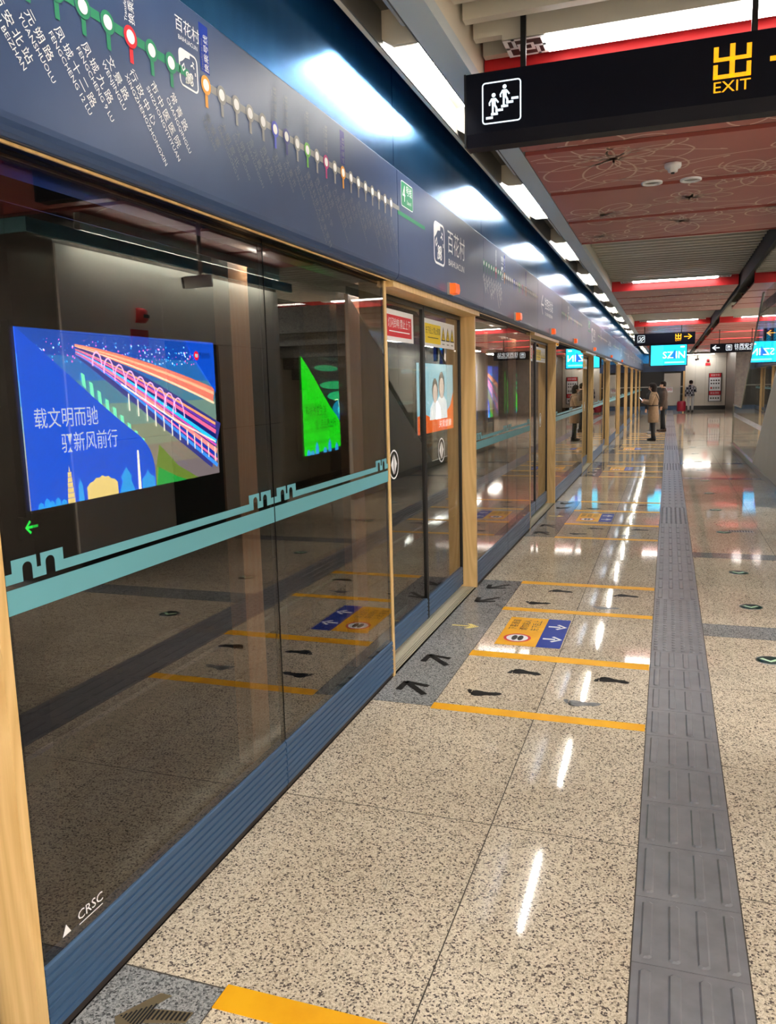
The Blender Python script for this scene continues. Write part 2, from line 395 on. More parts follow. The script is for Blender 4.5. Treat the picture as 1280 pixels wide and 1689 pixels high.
# ---- ceiling
ceil = struct(BX('ceiling', DARKC, None, .045, XR, Y0, Y1, ZT, 3.8))
BEAMS = [-5.1, 4.22, 13.85, 22.9, 27.5, 32.0, 36.5, 41.0]
slat_m = MB().prism([(-.026, 0), (.026, 0), (.026, .19), (-.026, .19)], 0, 1, lambda p, x: (x, p[0], p[1])).mesh('slat', SLAT)
XA, XB, XC = .475, 2.36, 2.58
def put_slat(y):
    for x0, x1 in ((XA+.01, XB), (XC, XR-.1)):
        o = link('slat', slat_m, ceil); o.location = (x0, y, ZC); o.scale = (x1-x0, 1, 1)
PANELS = []
for bi, b in enumerate(BEAMS):
    nxt = BEAMS[bi+1] if bi+1 < len(BEAMS) else Y1
    for x0, x1 in ((XA, XB), (XC, XR-.1)):
        BX('riser', REDB, ceil, x0, x1, b, b+.02, ZP-.0, ZT)
    pe = b+.02; end = min(b+4.8, nxt) if nxt-b > 8 else nxt-.36 if nxt < Y1 else nxt
    n = 4 if end-b > 4 else 3 if end-b > 3 else 2
    wd = (end-pe)/n
    for q in range(n):
        a, c = pe+wd*q, pe+wd*(q+1)
        for x0, x1 in ((XA, XB), (XC, XR-.1)):
            BX('panel', SALMON, ceil, x0, x1, a+.0, c-.10, ZP, ZP+.025)
            BX('joint_strip', DRED, ceil, x0, x1, c-.10, c, ZP+.05, ZP+.07)
        PANELS.append((a, c-.10))
    if nxt-end > .3:
        y = end+.06
        BX('panel_lip', SALMON, ceil, XA, XB, end-.012, end-.002, ZP, ZC+.12)
        while y < nxt-.04: put_slat(y); y += .21
# dark service slot between the two ceiling fields
struct(MB().box(XB+.02, XC-.02, Y0, Y1, 3.20, 3.24).box(XB+.02, XB+.06, Y0, Y1, 2.96, 3.20).build('trim_6', DARKC))
# flower line drawing on the salmon panels
def bez(p0, p1, p2, p3, n=14):
    return [tuple((1-t)**3*Vector(p0)+3*t*(1-t)**2*Vector(p1)+3*t*t*(1-t)*Vector(p2)+t**3*Vector(p3)) for t in [i/n for i in range(n+1)]]
rnd = random.Random(11)
def floral(pa, pb, x0, x1):
    p = P2(.0004)
    def stroke(pts, wd):
        run = []
        for q in pts+[None]:
            ok = q is not None and x0+.01 < q[0] < x1-.01 and any(a+.01 < q[1] < c-.01 for a, c in PANELS if a >= pa-.1 and c <= pb+.1)
            if ok: run.append((-q[0], q[1]))
            if not ok or q is None:
                if len(run) > 1: p.line(run, wd, LINEP, 1)
                run = []
    def petal(cx, cy, a, L_, W_):
        d = Vector((math.cos(a), math.sin(a))); nn = Vector((-d.y, d.x)); c = Vector((cx, cy))
        t = c+d*L_
        stroke(bez(c, c+d*L_*.3+nn*W_, c+d*L_*.9+nn*W_, t, 24), .014); stroke(bez(c, c+d*L_*.3-nn*W_, c+d*L_*.9-nn*W_, t, 24), .014)
    def flower(cx, cy, r):
        k = rnd.randint(7, 9); a0 = rnd.random()*6
        for i in range(k): petal(cx, cy, a0+2*PI*i/k+rnd.uniform(-.2, .2), r*rnd.uniform(.7, 1.1), r*.34)
        for i in range(6): petal(cx, cy, a0+2*PI*i/6, r*.38, r*.14)
    fl = [(1.9, pa+2.3, .5), (1.0, pa+1.5, .7), (1.45, pa+3.9, .6), (2.15, pa+3.6, .5), (.8, pa+3.3, .45), (1.8, pa+.7, .45), (2.2, pa+1.5, .3), (.7, pa+4.4, .4), (1.5, pa+2.9, .3)]
    if x0 > 2.6: fl = [(f[0]+rnd.uniform(1.2, 2.6), f[1], f[2]) for f in fl]
    for f in fl: flower(*f)
    for i in range(22):
        s_ = Vector((rnd.uniform(x0, x1), rnd.uniform(pa, pb))); a = rnd.uniform(-.5, .5)+(PI if rnd.random() < .5 else 0)
        e = s_+Vector((math.cos(a), math.sin(a)))*rnd.uniform(.6, 1.3)
        stroke(bez(s_, s_+Vector((.3, rnd.uniform(-.5, .5))), e+Vector((-.2, rnd.uniform(-.5, .5))), e, 30), .014)
    p.build('line_drawing', FD(ZP-.0005), ceil)
for b, e in ((4.24, 9.02), (13.87, 18.65), (22.9, 27.5)): floral(b, e, XA, XB)
floral(4.24, 9.02, XC, XR-.1)

# cross light fixtures under each riser
def lattice(pr, u0, u1, v0, v1):
    W_, H_ = u1-u0, v1-v0; t = H_*.1
    pr.rect(u0, u1, v0, v1, BLKP, 1)
    pr.loop([(u0,v0),(u1,v0),(u1,v1),(u0,v1)], [(u0+t,v0+t),(u1-t,v0+t),(u1-t,v1-t),(u0+t,v1-t)], WHITEINK, 2)
    cu, cv = (u0+u1)/2, (v0+v1)/2
    pr.loop([(cu-W_*.2,cv-H_*.2),(cu+W_*.2,cv-H_*.2),(cu+W_*.2,cv+H_*.2),(cu-W_*.2,cv+H_*.2)], [(cu-W_*.12,cv-H_*.1),(cu+W_*.12,cv-H_*.1),(cu+W_*.12,cv+H_*.1),(cu-W_*.12,cv+H_*.1)], WHITEINK, 2)
    pr.rect(u0, cu-W_*.2, cv-t/2, cv+t/2, WHITEINK, 2); pr.rect(cu+W_*.2, u1, cv-t/2, cv+t/2, WHITEINK, 2)
    pr.rect(cu-W_*.3, cu-W_*.22, cv, v1, WHITEINK, 2); pr.rect(cu+W_*.22, cu+W_*.3, v0, cv, WHITEINK, 2)
def fixture(y, x0, x1, which):
    t = thing('linear_lamp', f'long white tube lamp with lattice ends along the {which} red ceiling riser', 'ceiling lamp', (x0, y, ZC-.04))
    L_ = x1-x0
    BX('housing', SLAT, t, 0, L_, -.105, .105, .012, .0405)
    BX('diffuser', TUBE, t, .19, L_-.19, -.085, .075, 0, .012)
    for s in (0, 1):
        pr = P2(.001); lattice(pr, -(s*(L_-.19)+.19), -(s*(L_-.19)), -.1, .1); pr.build('lattice_end', FD(.011), t)
    return t
for b, nm in zip(BEAMS[1:], ('first', 'second', 'third', 'fourth', 'fifth', 'sixth', 'seventh')):
    fixture(b-.19, .62, 2.24, nm+', left field')
    fixture(b-.19, 2.9, 4.52, nm+', right field')
def fill_lamp(x, y, k):  # added fill lamps, out of view, to raise the general light
    t = thing('linear_lamp', ('added white fill lamp box over the right-hand side, '+beside(y+.7)) if y > -2 else 'added white fill lamp box under the ceiling behind the viewpoint', 'ceiling lamp', (x, y, 2.86), 0, 'row of added fill lamp boxes over the right-hand side')
    BX('housing', SLAT, t, -.2, .2, 0, 1.5, .0, .138); BX('diffuser', mat('fill lamp diffuser', (1, .96, .9, 1), .5, emit=FILL_E), t, -.18, .18, .03, 1.47, -.02, 0)
    if not any(a < y+.7 < c+.15 for a, c in PANELS): BX('hanger', SLAT, t, -.02, .02, .7, .74, .138, ZT-2.86)
for k in range(10): fill_lamp(5.6, -4.4+4.2*k, k)
for k in range(2): fill_lamp(2.0 if k else 3.4, -3.6, k)

# ---- right-hand side, far end and back
struct(BX('wall_right', WHITEP, None, XR, XR+.2, Y0, Y1, -.35, 3.8))
wb = struct(BX('wall_back', WHITEP, None, -.2, XR, Y0-.2, Y0, -.35, 3.8))
wf = struct(BX('wall_far', GROUT, None, -4.5, XR, Y1+.02, Y1+.2, -1.5, 3.8))
x = 2.2
while x < 4.2: BX('wall_panel', WHITEP, wf, x+.003, min(x+.5, 4.2)-.003, Y1-.0, Y1+.02, .22, 2.72); x += .5
BX('wall_panel', WHITEP, wf, 2.2, 4.2, Y1, Y1+.02, 2.726, 3.2)
BX('skirting', BLACK, wf, 2.2, 4.2, Y1-.01, Y1+.02, 0, .215)
BX('blue_panel', FASCIA, wf, .0, 1.06, Y1-.02, Y1+.02, 2.05, 2.5); BX('blue_panel', FASCIA, wf, 1.066, 2.19, Y1-.02, Y1+.02, 2.05, 2.5)
BX('blue_panel', BULK, wf, .0, 2.19, Y1-.02, Y1+.02, 2.506, 3.4)
BX('blue_kick', KICK, wf, 0, 2.1, Y1-.03, Y1+.02, 0, .22)
BX('jamb', WOOD, wf, 2.1, 2.19, Y1-.1, Y1+.02, 0, 2.05)
BX('gate_glass', FRAME, wf, 0, 1.0, Y1-.02, Y1+.02, .22, 2.05)
BX('gate_panel', STEEL, wf, 1.15, 1.98, Y1-.03, Y1+.02, .25, 1.95); BX('gate_post', FRAME, wf, 1.0, 1.15, Y1-.02, Y1+.02, .22, 2.05); BX('gate_post', FRAME, wf, 1.98, 2.1, Y1-.02, Y1+.02, .22, 2.05)
p = P2(.002); p.rect(1.1, 1.6, .95, 1.25, WHITEINK)
for u in (1.22, 1.36, 1.5): p.ring(u, 1.1, .06, .015, REDINK, 2); p.line([(u-.04, 1.14), (u+.04, 1.06)], .012, REDINK, 2)
p.build('notice', FY(Y1-.035), wf)
BX('rail_bar', STEEL, wf, 0, 2.1, Y1-.06, Y1-.03, 1.22, 1.27)
t = thing('wall_lamp', 'bright white tube lamp box under the ceiling at the white end wall', 'lamp', (2.2, Y1-.5, 2.86))
BX('housing', SLAT, t, 0, 1.4, -.08, .08, .02, .138); BX('diffuser', mat('end lamp diffuser', (1, .97, .92, 1), .5, emit=26), t, .03, 1.37, -.07, .07, 0, .02)
# stone clad end beyond the white wall
STONE = noisy('brown stone cladding', srgb(118,106,96), srgb(96,86,78), 6, .35)
struct(BX('wall_end_stone', STONE, None, 4.22, XR, 40, Y1, 0, 2.98))
# service room with white panels (its face is mirrored in the screen glass)
rm = struct(BX('wall_room', GROUT, None, 3.22, 4.4, 5.35, 9.2, .01, 2.98))
for y0, y1 in ((5.35, 6.75), (7.75, 9.2)):
    for z0, z1 in ((.26, 1.16), (1.165, 2.06), (2.065, 2.75)): BX('wall_panel', WHITEP, rm, 3.2, 3.22, y0+.003, y1-.003, z0, z1)
BX('wall_panel', WHITEP, rm, 3.2, 3.22, 6.753, 7.747, 2.065, 2.75)
BX('skirting', BLACK, rm, 3.19, 3.22, 5.35, 9.2, .0, .24)
BX('dark_door', FRAME, rm, 3.205, 3.22, 6.76, 7.74, .1, 2.05)
BX('fascia_edge', TEAL, rm, 3.0, 3.03, 4.84, 9.2, 2.74, 2.84); BX('fascia_edge', TEAL, rm, 3.03, 3.4, 4.84, 4.87, 2.74, 2.84)
t = thing('wall_fill', 'added fill light for the white service room wall', 'lamp', (3.09, 5.5, 2.84)); BX('housing', SLAT, t, -.03, .03, 0, 3.5, .02, .158); BX('diffuser', mat('wall fill diffuser', (1, .95, .86, 1), .5, emit=30), t, -.02, .02, .02, 3.48, 0, .02)  # added out of view to brighten the service room wall
struct(BX('wall_column', mat('dark navy cladding', srgb(24,26,34), .3), None, 3.0, 3.6, 3.0, 3.9, 0, 2.98))

# ================================================================== SCREEN DOORS
AMB_N = [0]
def header_shape(y0, y1, par, name='board'):
    pr = [(.046, 2.635), (.046, 2.10), (.052, 2.096)]+[(.076-.03*(1-math.sin(a)), 2.14-.044*math.cos(a)) for a in [i*PI/2/5 for i in range(6)]]+[(.076, 2.628), (.070, 2.635)]
    return MB().prism(pr, y0+.003, y1-.003, lambda p, y: (p[0], y, p[1])).build(name, FASCIA, par)
def header_back(y0, y1, par):
    return BX('back_box', FRAME, par, -.2, .045, y0, y1, 2.10, 2.595)
ST = [('西安北站', 'XIAN BEIZHAN'), ('元朔路', 'YUANSHUOLU'), ('凤城十二路', 'FENGCHENG 12 LU'), ('凤城九路', 'FENGCHENG 9 LU'), ('文景路', 'WENJINGLU'), ('行政中心', 'XINGZHENGZHONGXIN'), ('市中医医院', 'SHIZHONGYIYIYUAN'), ('常青路', 'CHANGQINGLU'), None,
      ('余家寨', 'YUJIAZHAI'), ('大明宫北', 'DAMINGGONG N'), ('大明宫', 'DAMINGGONG'), ('含元殿', 'HANYUANDIAN'), ('西安站', 'XIAN ZHAN'), ('五路口', 'WULUKOU'), ('大差市', 'DACHAISHI'), ('和平门', 'HEPINGMEN'), ('建筑科技大学李家村', 'JIANZHUKEJIDAXUE LIJIACUN'), ('西安科技大学', 'XIANKEJIDAXUE'), ('大雁塔', 'DAYANTA'), ('大唐芙蓉园', 'DATANGFURONGYUAN'), ('曲江池西', 'QUJIANGCHI W'), ('金滹沱', 'JINHUTUO'), ('航天大道', 'HANGTIANDADAO'), ('飞天路', 'FEITIANLU'), ('东长安街', 'DONGCHANGANJIE'), ('神舟大道', 'SHENZHOUDADAO'), ('航天东路', 'HANGTIANDONGLU'), ('航天新城', 'HANGTIANXINCHENG')]
CC = {5: REDINK, 9: ORANGEINK, 14: BLUEP, 15: NAVYP, 17: LIMEP, 19: MAGP, 21: ORANGEINK}
def icon(p, u0, u1, v0, v1):
    W_, H_ = u1-u0, v1-v0
    p.rframe(u0, u1, v0, v1, .18*W_, .055*W_, WHITEINK, 1)
    p.poly([(u0+.05*W_, v1-.06*H_), (u0+.6*W_, v1-.04*H_), (u0+.58*W_, v1-.17*H_), (u0+.35*W_, v1-.2*H_), (u0+.2*W_, v1-.32*H_), (u0+.05*W_, v1-.4*H_)], WHITEINK, 2)
    for cx, cy, r in ((.52, .30, .15), (.40, .22, .1), (.62, .22, .1), (.62, .38, .1), (.42, .38, .09)):
        p.ring(u0+cx*W_, v0+cy*H_, r*W_, .045*W_, WHITEINK, 2, 10)
    p.disc(u0+.52*W_, v0+.3*H_, .06*W_, WHITEINK, 2, 8)
    for pts in ([(.14, .5), (.26, .62), (.3, .5), (.2, .42), (.14, .5)], [(.62, .66), (.72, .72), (.8, .64)], [(.84, .55), (.86, .46)], [(.3, .12), (.36, .2)], [(.72, .8), (.8, .76)]):
        p.line([(u0+a*W_, v0+b*H_) for a, b in pts], .05*W_, WHITEINK, 2)
def line_map(y0, par, fine=True):
    p = P2(.0005); z = 2.446; st = .0885; a0 = y0+.0065
    def xx(i): return a0+st*i
    p.rect(xx(0), xx(8), z-.011, z+.011, GREENINK, 1); p.rect(xx(9), xx(28)+.13, z-.011, z+.011, GREYINK, 1)
    ang = -math.radians(49.4); d = Vector((math.cos(ang), math.sin(ang))); dn = Vector((math.sin(ang), -math.cos(ang)))
    for i, s in enumerate(ST):
        y = xx(i)
        if s is None: continue
        c = CC.get(i, GREENINK if i < 8 else GREYINK)
        p.disc(y, z, .0285, FASCIA, 2); p.disc(y, z, .0265, c, 3); p.disc(y, z, .0165, WHITEINK, 4); p.rect(y-.0075, y+.0075, z-.062, z-.02, c, 2)
        ink = WHITEINK if i < 8 else FAINT
        q = Vector((y-.012, z-.077))+d*.004
        sp = .036
        if fine:
            for k, ch in enumerate(s[0]):
                pp = q+d*(sp*k+.016); p.text(ch, pp.x, pp.y, .031, ink, ang, 'CENTER')
            pp = q+dn*.027; p.text(s[1], pp.x, pp.y, .021, ink, ang, 'LEFT', sx=1.0)
        if i in (5,) and fine:
            p.text('换乘2号线', y+.012, z+.032, .028, WHITEINK, PI/2, 'LEFT'); p.text('Transfer to line 2', y-.013, z+.032, .016, WHITEINK, PI/2, 'LEFT')
        elif i in CC and i > 8 and fine:
            if i in (9, 21): p.rect(y-.022, y+.026, z+.034, z+.165, NAVYP if i == 21 else BLUEINK, 1)
            p.text('换乘号线', y+.012, z+.036, .026, FAINT if i != 9 else WHITEINK, PI/2, 'LEFT'); p.text('Transfer to line', y-.012, z+.036, .014, FAINT, PI/2, 'LEFT')
    y = xx(8)
    icon(p, y-.048, y+.048, 2.405, 2.505)
    p.text('百花村', y+.004, 2.562, .042, WHITEINK); p.text('BAIHUACUN', y+.004, 2.53, .017, WHITEINK)
    return p.build('line_map', FX(.0762), par)
def station_print(y0, par):
    p = P2(.0005)
    p.poly(p.rrect(y0+.06, y0+.26, 2.47, 2.595, .015), WHITEINK, 1); p.poly(p.rrect(y0+.064, y0+.256, 2.474, 2.591, .012), GREENINK, 2)
    p.text('4', y0+.105, 2.532, .115, WHITEINK, layer=3, sx=.8); p.text('号线', y0+.19, 2.555, .05, WHITEINK, layer=3); p.text('Line 4', y0+.19, 2.502, .03, WHITEINK, layer=3)
    p.rect(y0+.0, y0+.48, 2.418, 2.438, GREENINK, 1)
    icon(p, y0+.66, y0+.90, 2.27, 2.51)
    p.text('百花村', y0+1.19, 2.43, .15, WHITEINK, width=.44); p.text('BAIHUACUN', y0+1.19, 2.315, .055, WHITEINK, width=.4)
    return p.build('station_print', FX(.0762), par)
def direction_print(y0, par):
    p = P2(.0005)
    p.line([(y0+.35, 2.50), (y0+.25, 2.40), (y0+.35, 2.30)], .02, WHITEINK); p.rect(y0+.26, y0+.42, 2.39, 2.41, WHITEINK)
    p.text('往西安北站', y0+.82, 2.42, .13, WHITEINK, width=.65); p.text('To XIAN BEIZHAN', y0+.82, 2.32, .05, WHITEINK, width=.6)
    return p.build('direction_print', FX(.0762), par)
def beacon(y, lab):
    t = thing('warning_beacon', lab, 'beacon', (.0762, y, 2.118))
    BX('bracket', STEEL, t, 0, .014, -.06, .055, 0, .072)
    MB().prism([(.014, .004), (.05, .008), (.054, .03), (.05, .066), (.014, .068)], -.05, .05, lambda p, q: (p[0], q, p[1])).build('lens', AMBER, t)
ORD = ['', 'first', 'second', 'third', 'fourth', 'fifth', 'sixth', 'seventh', 'eighth', 'ninth', 'tenth']
def castle(p, y0, y1, m):
    def tower(a, s):                                                   # battlement with two arched gates
        X = lambda t: a+s*t
        def Q(pts): p.poly([(X(t), v) for t, v in (pts if s > 0 else pts[::-1])], TEAL, 1)
        R = lambda t0, t1, v0, v1: Q([(t0, v0), (t1, v0), (t1, v1), (t0, v1)])
        b0, b1, t1, t2 = 1.142, 1.166, 1.183, 1.196
        R(0, .02, b0, b1); R(.02, .052, b0, t2)
        for c, e0, e1 in ((.067, .052, .082), (.140, .125, .155)):
            arc = [(c+.015*math.cos(q), 1.172+.013*math.sin(q)) for q in [PI*k/8 for k in range(9)]]
            for (ua, va), (ub, vb) in zip(arc, arc[1:]): Q([(ub, vb), (ua, va), (ua, t2), (ub, t2)])
        R(.082, .097, b0, t2); R(.097, .110, b0, b1); R(.110, .125, b0, t2); R(.155, .185, b0, t2)
        return X(.185)
    a = tower(y0+.0, 1); b = tower(y1-.0, -1)
    p.rect(a, b, 1.142, 1.166, TEAL, 1)
def glass_panel(y0, y1, lab, grp, crsc=False, wallmark=True):
    t = thing('screen_panel', lab, 'glass panel', (0, 0, 0), 0, grp)
    BX('glass_pane', GLASS, t, -.008, 0, y0+.004, y1-.004, .205, 2.094)
    BX('plinth', mat('dark brown plinth', srgb(44,36,32), .6), t, -.03, -.002, y0+.002, y1-.002, .001, .021)
    k = MB(); k.box(-.03, -.001, y0+.004, y1-.004, .022, .205)
    for q in range(7): k.prism([(0, .023+.0258*q), (.005, .026+.0258*q), (.005, .0415+.0258*q), (0, .0445+.0258*q)], y0+.004, y1-.004, lambda p_, yy: (p_[0]-.001, yy, p_[1]))
    k.build('kick_plate', KICK, t)
    BX('edge_seal', BLACK, t, -.011, -.008, y0, y0+.02, .205, 2.094); BX('edge_seal', BLACK, t, -.011, -.008, y1-.02, y1, .205, 2.094)
    P2(.0005).rect(y0+.004, y1-.004, 1.072, 1.130, TEAL, 1).build('teal_band', FX(.0006), t)
    P_ = P2(.0005); castle(P_, y0+.004, y1-.004, 0); P_.build('teal_battlement', FX(.0006), t); p = P2(.0005)
    if crsc: p.text('CRSC', y0+.175, .252, .036, WHITEINK, 0, 'CENTER', 2, sx=1.1); p.rect(y0+.13, y0+.22, .229, .232, WHITEINK, 2); p.poly([(y0+.07, .235), (y0+.10, .235), (y0+.085, .262)], WHITEINK, 2)
    if crsc: p.build('maker_mark', FX(.0006), t)
    return t
def door(j, n):
    a, b = j-DW, j; mid = (a+b)/2
    t = thing('platform_door', f'{ORD[n]} pair of closed sliding glass doors along the platform edge' if n else 'pair of closed sliding glass doors behind the viewpoint', 'door')
    for y0, y1 in ((a+.035, mid-.006), (mid+.006, b-.035)):
        lf = MB(); z0, z1 = .03, 2.06
        lf.box(-.125, -.095, y0, y0+.012, z0, z1).box(-.125, -.095, y1-.014, y1, z0, z1).box(-.125, -.095, y0+.012, y1-.014, z1-.02, z1)
        l = lf.build('door_leaf', FRAME, t)
        BX('leaf_glass', GLASS, l, -.114, -.106, y0+.012, y1-.014, .17, z1-.02)
        k = MB().box(-.125, -.098, y0+.012, y1-.014, z0, .17)
        for q in range(5): k.prism([(0, .036+.026*q), (.004, .04+.026*q), (.004, .055+.026*q), (0, .059+.026*q)], y0+.012, y1-.014, lambda p_, yy: (p_[0]-.098, yy, p_[1]))
        k.build('leaf_kick', KICK, l)
    BX('dark_post', FRAME, t, -.135, -.117, b-.034, b-.002, .02, 2.09); BX('dark_post', FRAME, t, -.135, -.117, a+.002, a+.034, .02, 2.09); BX('dark_header', FRAME, t, -.13, -.09, a+.035, b-.035, 2.063, 2.095)
    BX('wood_jamb', WOOD, t, -.135, .004, b, b+.03, 0, 2.095); BX('wood_jamb', WOOD, t, -.135, .004, a-.03, a, 0, 2.095)
    BX('wood_lintel', WOOD, t, -.089, .043, a, b, 2.066, 2.098)
    sl = MB().box(-.13, -.002, a+.001, b-.001, -.3, .0)
    for q in range(9): sl.box(-.123+.013*q, -.116+.013*q, a+.001, b-.001, 0, .004)
    sl.build('steel_sill', SILL, t)
    return t
def door_print(j, t):
    a = j-DW
    p = P2(.0006); d = j-6.03
    # red no-boarding notice and yellow caution notice
    y0 = d+4.10
    p.rect(y0, y0+.74, 1.82, 1.995, WHITEINK, 1); p.rect(y0+.24, y0+.70, 1.845, 1.965, REDINK, 2)
    p.text('灯闪铃响 禁止上下', y0+.47, 1.918, .06, WHITEINK, 0, 'CENTER', 3, width=.41); p.rect(y0+.28, y0+.66, 1.872, 1.878, WHITEINK, 3)
    p.ring(y0+.12, 1.925, .062, .014, REDINK, 2); p.disc(y0+.12, 1.955, .01, BLKP, 2); p.rect(y0+.108, y0+.132, 1.885, 1.943, BLKP, 2); p.line([(y0+.075, 1.965), (y0+.165, 1.885)], .01, REDINK, 3)
    p.rect(y0+.07, y0+.17, 1.832, 1.852, REDINK, 2)
    y0 = d+5.07
    p.rect(y0, y0+.78, 1.82, 1.995, WHITEINK, 1); p.rect(y0+.02, y0+.40, 1.84, 1.965, YELP, 2)
    p.text('先下后上 禁止倚靠', y0+.21, 1.92, .05, BLKP, 0, 'CENTER', 3, width=.35); p.rect(y0+.08, y0+.34, 1.875, 1.88, BLKP, 3)
    for q in range(3):
        u = y0+.47+.12*q; p.poly([(u-.055, 1.868), (u+.055, 1.868), (u, 1.965)], BLKP, 2); p.poly([(u-.04, 1.876), (u+.04, 1.876), (u, 1.948)], YELP, 3); p.rect(u-.006, u+.006, 1.885, 1.915, BLKP, 4); p.rect(u-.03, u+.03, 1.842, 1.85, GREYINK, 2)
    for u in (d+4.41, d+5.45):
        n = 28
        p.loop([(u+.085*math.cos(2*PI*k/n), 1.12+.085*math.sin(2*PI*k/n)) for k in range(n)], [(u+.076*math.cos(2*PI*k/n), 1.12+.076*math.sin(2*PI*k/n)) for k in range(n)], WHITEINK, 1)
        p.poly([(u-.006, 1.06), (u-.006, 1.18), (u-.055, 1.12)], WHITEINK, 1); p.poly([(u+.006, 1.06), (u+.055, 1.12), (u+.006, 1.18)], WHITEINK, 1)
    p.build('door_stickers', FX(-.1055), t)

near_words = {1: 'between the first and second wooden door portals'}
for i, j in enumerate(JAMBS):
    n = i
    t = door(j, n-0)
    if i in (2, 3, 4): door_print(j, t)
    # header over the door
    a = j-DW
    h = thing('header_panel', f'slate blue header panel over the {ORD[n]} pair of sliding doors' if n else 'slate blue header panel over the doors behind the viewpoint', 'header panel')
    header_shape(a, j, h); header_back(a, j, h)
    if i % 2 == 0: station_print(a, h)
    elif i > 0: direction_print(a, h)
    # fixed glazing after the door
    e = JAMBS[i+1]-DW if i+1 < len(JAMBS) else Y1-.04
    if e-j > .3:
        h = thing('header_panel', f'slate blue header panel with the line map after the {ORD[n]} pair of sliding doors' if n else 'slate blue header panel behind the viewpoint', 'header panel')
        header_shape(j, e, h); header_back(j, e, h)
        if e-j > 2.5: line_map(1.41 if i == 1 else j, h, i in (1, 2))
        BX('gold_edge', WOOD, h, .033, .040, j+.03, e-.03, 2.0895, 2.0955)
        parts = 2 if e-j > 2 else 1
        L_ = (e-j-.06)/parts
        for q in range(parts):
            glass_panel(j+.03+L_*q, j+.03+L_*(q+1), (f'tinted glass screen panel with teal battlement stripe, {"directly after" if q == 0 else "one panel beyond"} the {ORD[n]} sliding doors' if n else 'tinted glass screen panel with teal stripe behind the viewpoint'), 'fixed glass screen panels', crsc=(i == 1 and q == 0))
# inner panes and timber posts behind the fixed glazing
for i, j in enumerate(JAMBS[:4]):
    if i == 0: continue
    d = max(0, j-1.41); lab = ORD[i]
    t = thing('inner_screen', f'inner glass pane with reddish timber post behind the glazing after the {lab} doors', 'inner screen')
    BX('inner_pane', GLASS_IN, t, -.236, -.23, d+1.71, d+2.82, 0, 2.09); BX('timber_post', WOOD_R_LIT, t, -.30, -.23, d+2.82, d+2.97, 0, 2.09)
    BX('inner_pane', GLASS_IN, t, -.236, -.23, d+3.2, d+4.0, 0, 2.09)
    BX('timber_post', WOOD_R_LIT, t, -.30, -.23, d+4.06, d+4.22, 0, 2.09); BX('timber_post', WOOD_R_LIT, t, -.30, -.23, d+4.28, d+4.47, 0, 2.09)
    BX('added_post_light', mat('added post light', (1, .93, .84, 1), .5, emit=28), t, -.20, -.17, d+2.93, d+3.05, 2.07, 2.08); BX('added_light_shield', FRAME, t, -.166, -.160, d+1.6, d+4.5, 2.03, 2.09)  # added lights to brighten the posts, with a shield hiding them
    BX('added_post_light', MATS['added post light'], t, -.20, -.17, d+4.22, d+4.5, 2.07, 2.08)
    BX('base_ledge', TUNNEL, t, -.6, -.2, d+1.5, d+4.5, -.3, -.001)
for y, lab in ((5.01, 'orange warning beacon under the station name on the header'), (7.31, 'orange warning beacon on the header between second and third doors'), (9.62, 'orange warning beacon over the third pair of doors'), (12.0, 'orange warning beacon on the header just after the third doors'), (15.2, 'orange warning beacon over the fourth pair of doors'), (19.8, 'orange warning beacon over the fifth pair of doors'), (24.4, 'orange warning beacon over the sixth pair of doors')):
    beacon(y, lab)

